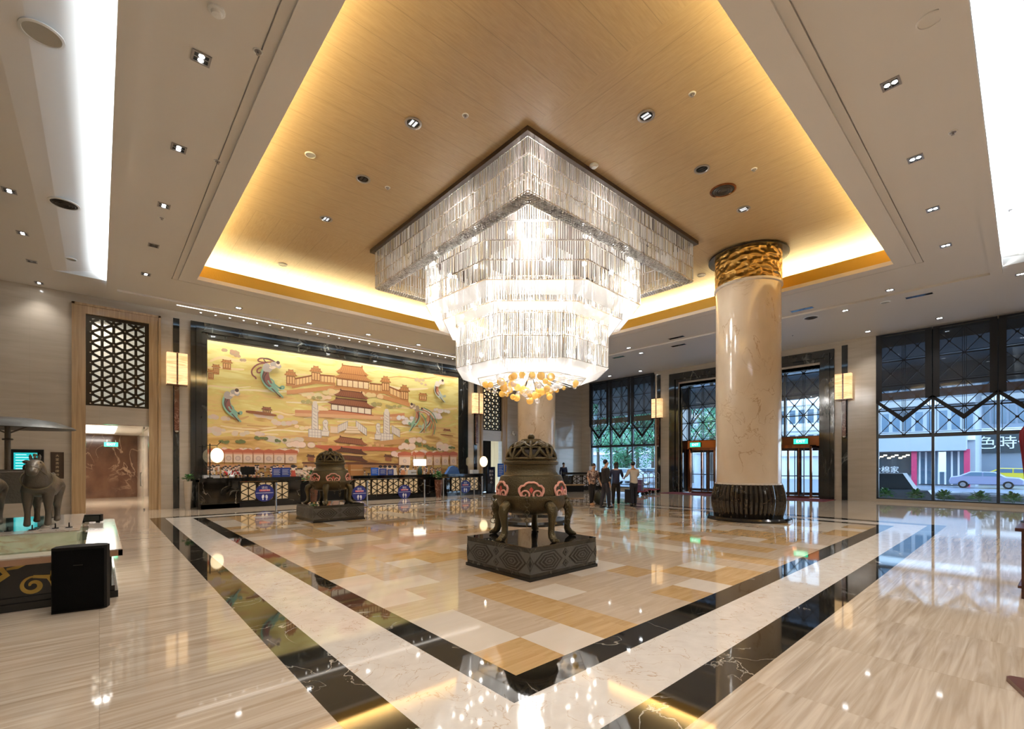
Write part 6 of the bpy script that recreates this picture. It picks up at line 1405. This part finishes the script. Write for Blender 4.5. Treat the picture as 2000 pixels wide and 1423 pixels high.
# dark sloping stone and low paved planter in front of the right window
def PXp(px, py, X_): a, z_ = WX(px, py, X_); return (a, z_)
pts = [PXp(1650, 924, 30), PXp(1763, 924, 30), PXp(1786, 956, 30), PXp(1650, 956, 30)]
t_ = thing('sloped_stone_slab', 'dark sloping stone slab outside the right window', 'stone wall', (30, 0, 0)); m = MB(); m.prism([(a, z_) for a, z_ in pts], (0, 0, 0), (0, 1, 0), (0, 0, 1), (1.2, 0, 0)); m.build('stone_slab', M('slate', (.05, .065, .08), .3), t_)
m = MB(); m.prism([(PXp(1650, 953, 30)[0], GZ), (PXp(1832, 953, 30)[0], GZ), (PXp(1815, 953, 30)[0], pts[2][1]+.0), (PXp(1650, 953, 30)[0], pts[2][1]+.0)], (-.5, 0, 0), (0, 1, 0), (0, 0, 1), (2.4, 0, 0)); m.build('stone_base', M('slate_base', (.12, .15, .19), .3), t_)
yc_ = PXp(1865, 960, 31)[0]; m = MB(); m.lathe([(1.9, 0), (2.1, .25), (1.95, .34), (1.2, .34), (1.1, .25)], n=32, fl=lambda t__, z_: 1/math.sqrt(math.cos(t__)**2/.3+math.sin(t__)**2/1.4))
o_ = tag(m.build('oval_planter', PAV, smooth=True), 'low oval paved planter outside the right window', 'planter'); o_.location = (31.5, yc_-1.2, GZ)
for px, sd in ((1730, 11), (1789, 12), (1843, 13), (1914, 14), (1979, 15)):
    yy = WX(px, 980, 25.75)[0]; plant(25.75, yy, 'small bowl plant outside the right window, %s from the left' % ('first', 'second', 'third', 'fourth', 'fifth')[sd-11], .20, .2, .26, 120, .2, z0=GZ, pm_=BLKM, sd=sd)
# cars
def car(x, y, rz, lb, paint, sc_=1, group='parked and passing cars'):
    t_ = thing('car', lb, 'car', (x, y, GZ-.05), rz, group); t_.scale = (sc_,)*3
    side = [(-2.2, .35), (-2.25, .75), (-2.0, .95), (-1.2, 1.02), (-.6, 1.42), (.9, 1.45), (1.6, 1.08), (2.15, .98), (2.25, .6), (2.2, .32)]
    m = MB(); m.prism(side, (0, .85, 0), (1, 0, 0), (0, 0, 1), (0, -1.7, 0)); o_ = m.build('car_body', paint, t_); bv = o_.modifiers.new('bevel', 'BEVEL'); bv.width = .08; bv.segments = 3; bv.limit_method = 'ANGLE'
    for s_ in (-1, 1): m = MB(); m.prism([(-1.0, 1.05), (-.55, 1.36), (.1, 1.38), (.1, 1.05)], (0, s_*.855, 0), (1, 0, 0), (0, 0, 1), (0, s_*.01, 0)); m.prism([(.18, 1.05), (.18, 1.38), (.85, 1.38), (1.35, 1.07)], (0, s_*.855, 0), (1, 0, 0), (0, 0, 1), (0, s_*.01, 0)); m.build('side_windows', WBAND, t_)
    B('head_lights', PAPER, t_, (-2.27, -.75, .65, -2.2, -.45, .8), (-2.27, .45, .65, -2.2, .75, .8))
    for sx in (-1.35, 1.35):
        for sy in (-.8, .8): m = MB(); m.tube([(sx, sy-.1, .32), (sx, sy+.1, .32)], .32, 20); w_ = m.build('wheel', BLKM, t_); m = MB(); m.tube([(sx, sy-.11, .32), (sx, sy+.11, .32)], .19, 14); m.build('hubcap', CHROME, w_)
    return t_
CW, CS, CYL = M('white_car', (.5, .52, .56), .2, coat=.5), M('silver_violet_car', (.30, .30, .42), .2, .3), M('yellow_car', (.65, .5, .04), .25)
yy = Yp(1925, 48.5); car(48.5, yy, PI/2, 'silver violet car passing in the street behind the right window', CS, .85)
yy = Yp(1984, 57); car(57, yy, PI/2, 'yellow taxi farther along the street at the right', CYL)
x, y = 33.5, WX(1225, 930, 33.5)[0]; car(x, y, PI/2, 'white car parked outside the far window, behind the standing group', CW)
x, y = 36.5, WX(1272, 930, 36.5)[0]; car(x, y, PI/2+.2, 'white car parked outside the far window, next to the lantern pilaster', CW)
# trees
BARK = M('bark', (.09, .065, .045), .9, bump=.6, bscale=15)
LF = [M('tree_leaf_dark', (.03, .15, .075), .6), M('tree_leaf_mid', (.07, .28, .13), .6), M('tree_leaf_light', (.16, .42, .20), .6)]
def tree(x, y, h, r, lb, sd):
    rq = random.Random(sd); t_ = thing('tree', lb, 'tree', (x, y, GZ), group='trees outside the windows'); m = MB(); m.tube([(0, 0, 0), (.1, .05, h*.25), (-.05, .1, h*.5), (0, 0, h*.75)], [.22, .17, .12, .05], 8)
    for k in range(5): a = k*1.26; m.tube([(0, 0, h*(.35+.06*k)), (r*.35*math.cos(a), r*.35*math.sin(a), h*(.5+.06*k)), (r*.7*math.cos(a), r*.7*math.sin(a), h*(.58+.06*k))], [.09, .06, .03], 6)
    m.build('trunk', BARK, t_, smooth=True); m = MB()
    cl = [(rq.uniform(-.65, .65)*r, rq.uniform(-.65, .65)*r, h*rq.uniform(.42, .92), r*rq.uniform(.3, .5)) for _ in range(13)]
    for cx, cy, cz, cr2 in cl:
        for _ in range(420):
            v = Vector((rq.gauss(0, 1), rq.gauss(0, 1), rq.gauss(0, .8))).normalized()*cr2*rq.uniform(.6, 1.0); p = Vector((cx, cy, cz))+v
            a = Vector((rq.uniform(-1, 1), rq.uniform(-1, 1), rq.uniform(-1, 1))).normalized()*.11; b_ = a.orthogonal().normalized()*.06; m.cur = rq.choice((0, 1, 1, 2)); m.add([p-a, p+b_, p+a, p-b_], [(0, 1, 2, 3)])
    m.build('crown', LF, t_)
for i, (px, X_, h, r, lb) in enumerate(((1168, 42, 10, 3.2, 'leafy tree outside the far window at its left side'), (1205, 46, 12, 3.8, 'tall leafy tree outside the far window behind the man in black'), (1245, 40, 9, 3.2, 'leafy tree outside the far window at its right side'),
                                       (1275, 50, 12, 4, 'leafy tree behind the lantern pilaster left of the portal'), (1350, 40, 9, 3.0, 'leafy tree seen through the left part of the portal lattice'), (1390, 46, 11, 3.6, 'leafy tree seen just left of the near column'), (1225, 36, 4.5, 2.6, 'low bushy tree outside the far window above the parked car'))):
    tree(X_, WX(px, 900, X_)[0], h, r, lb, 20+i)
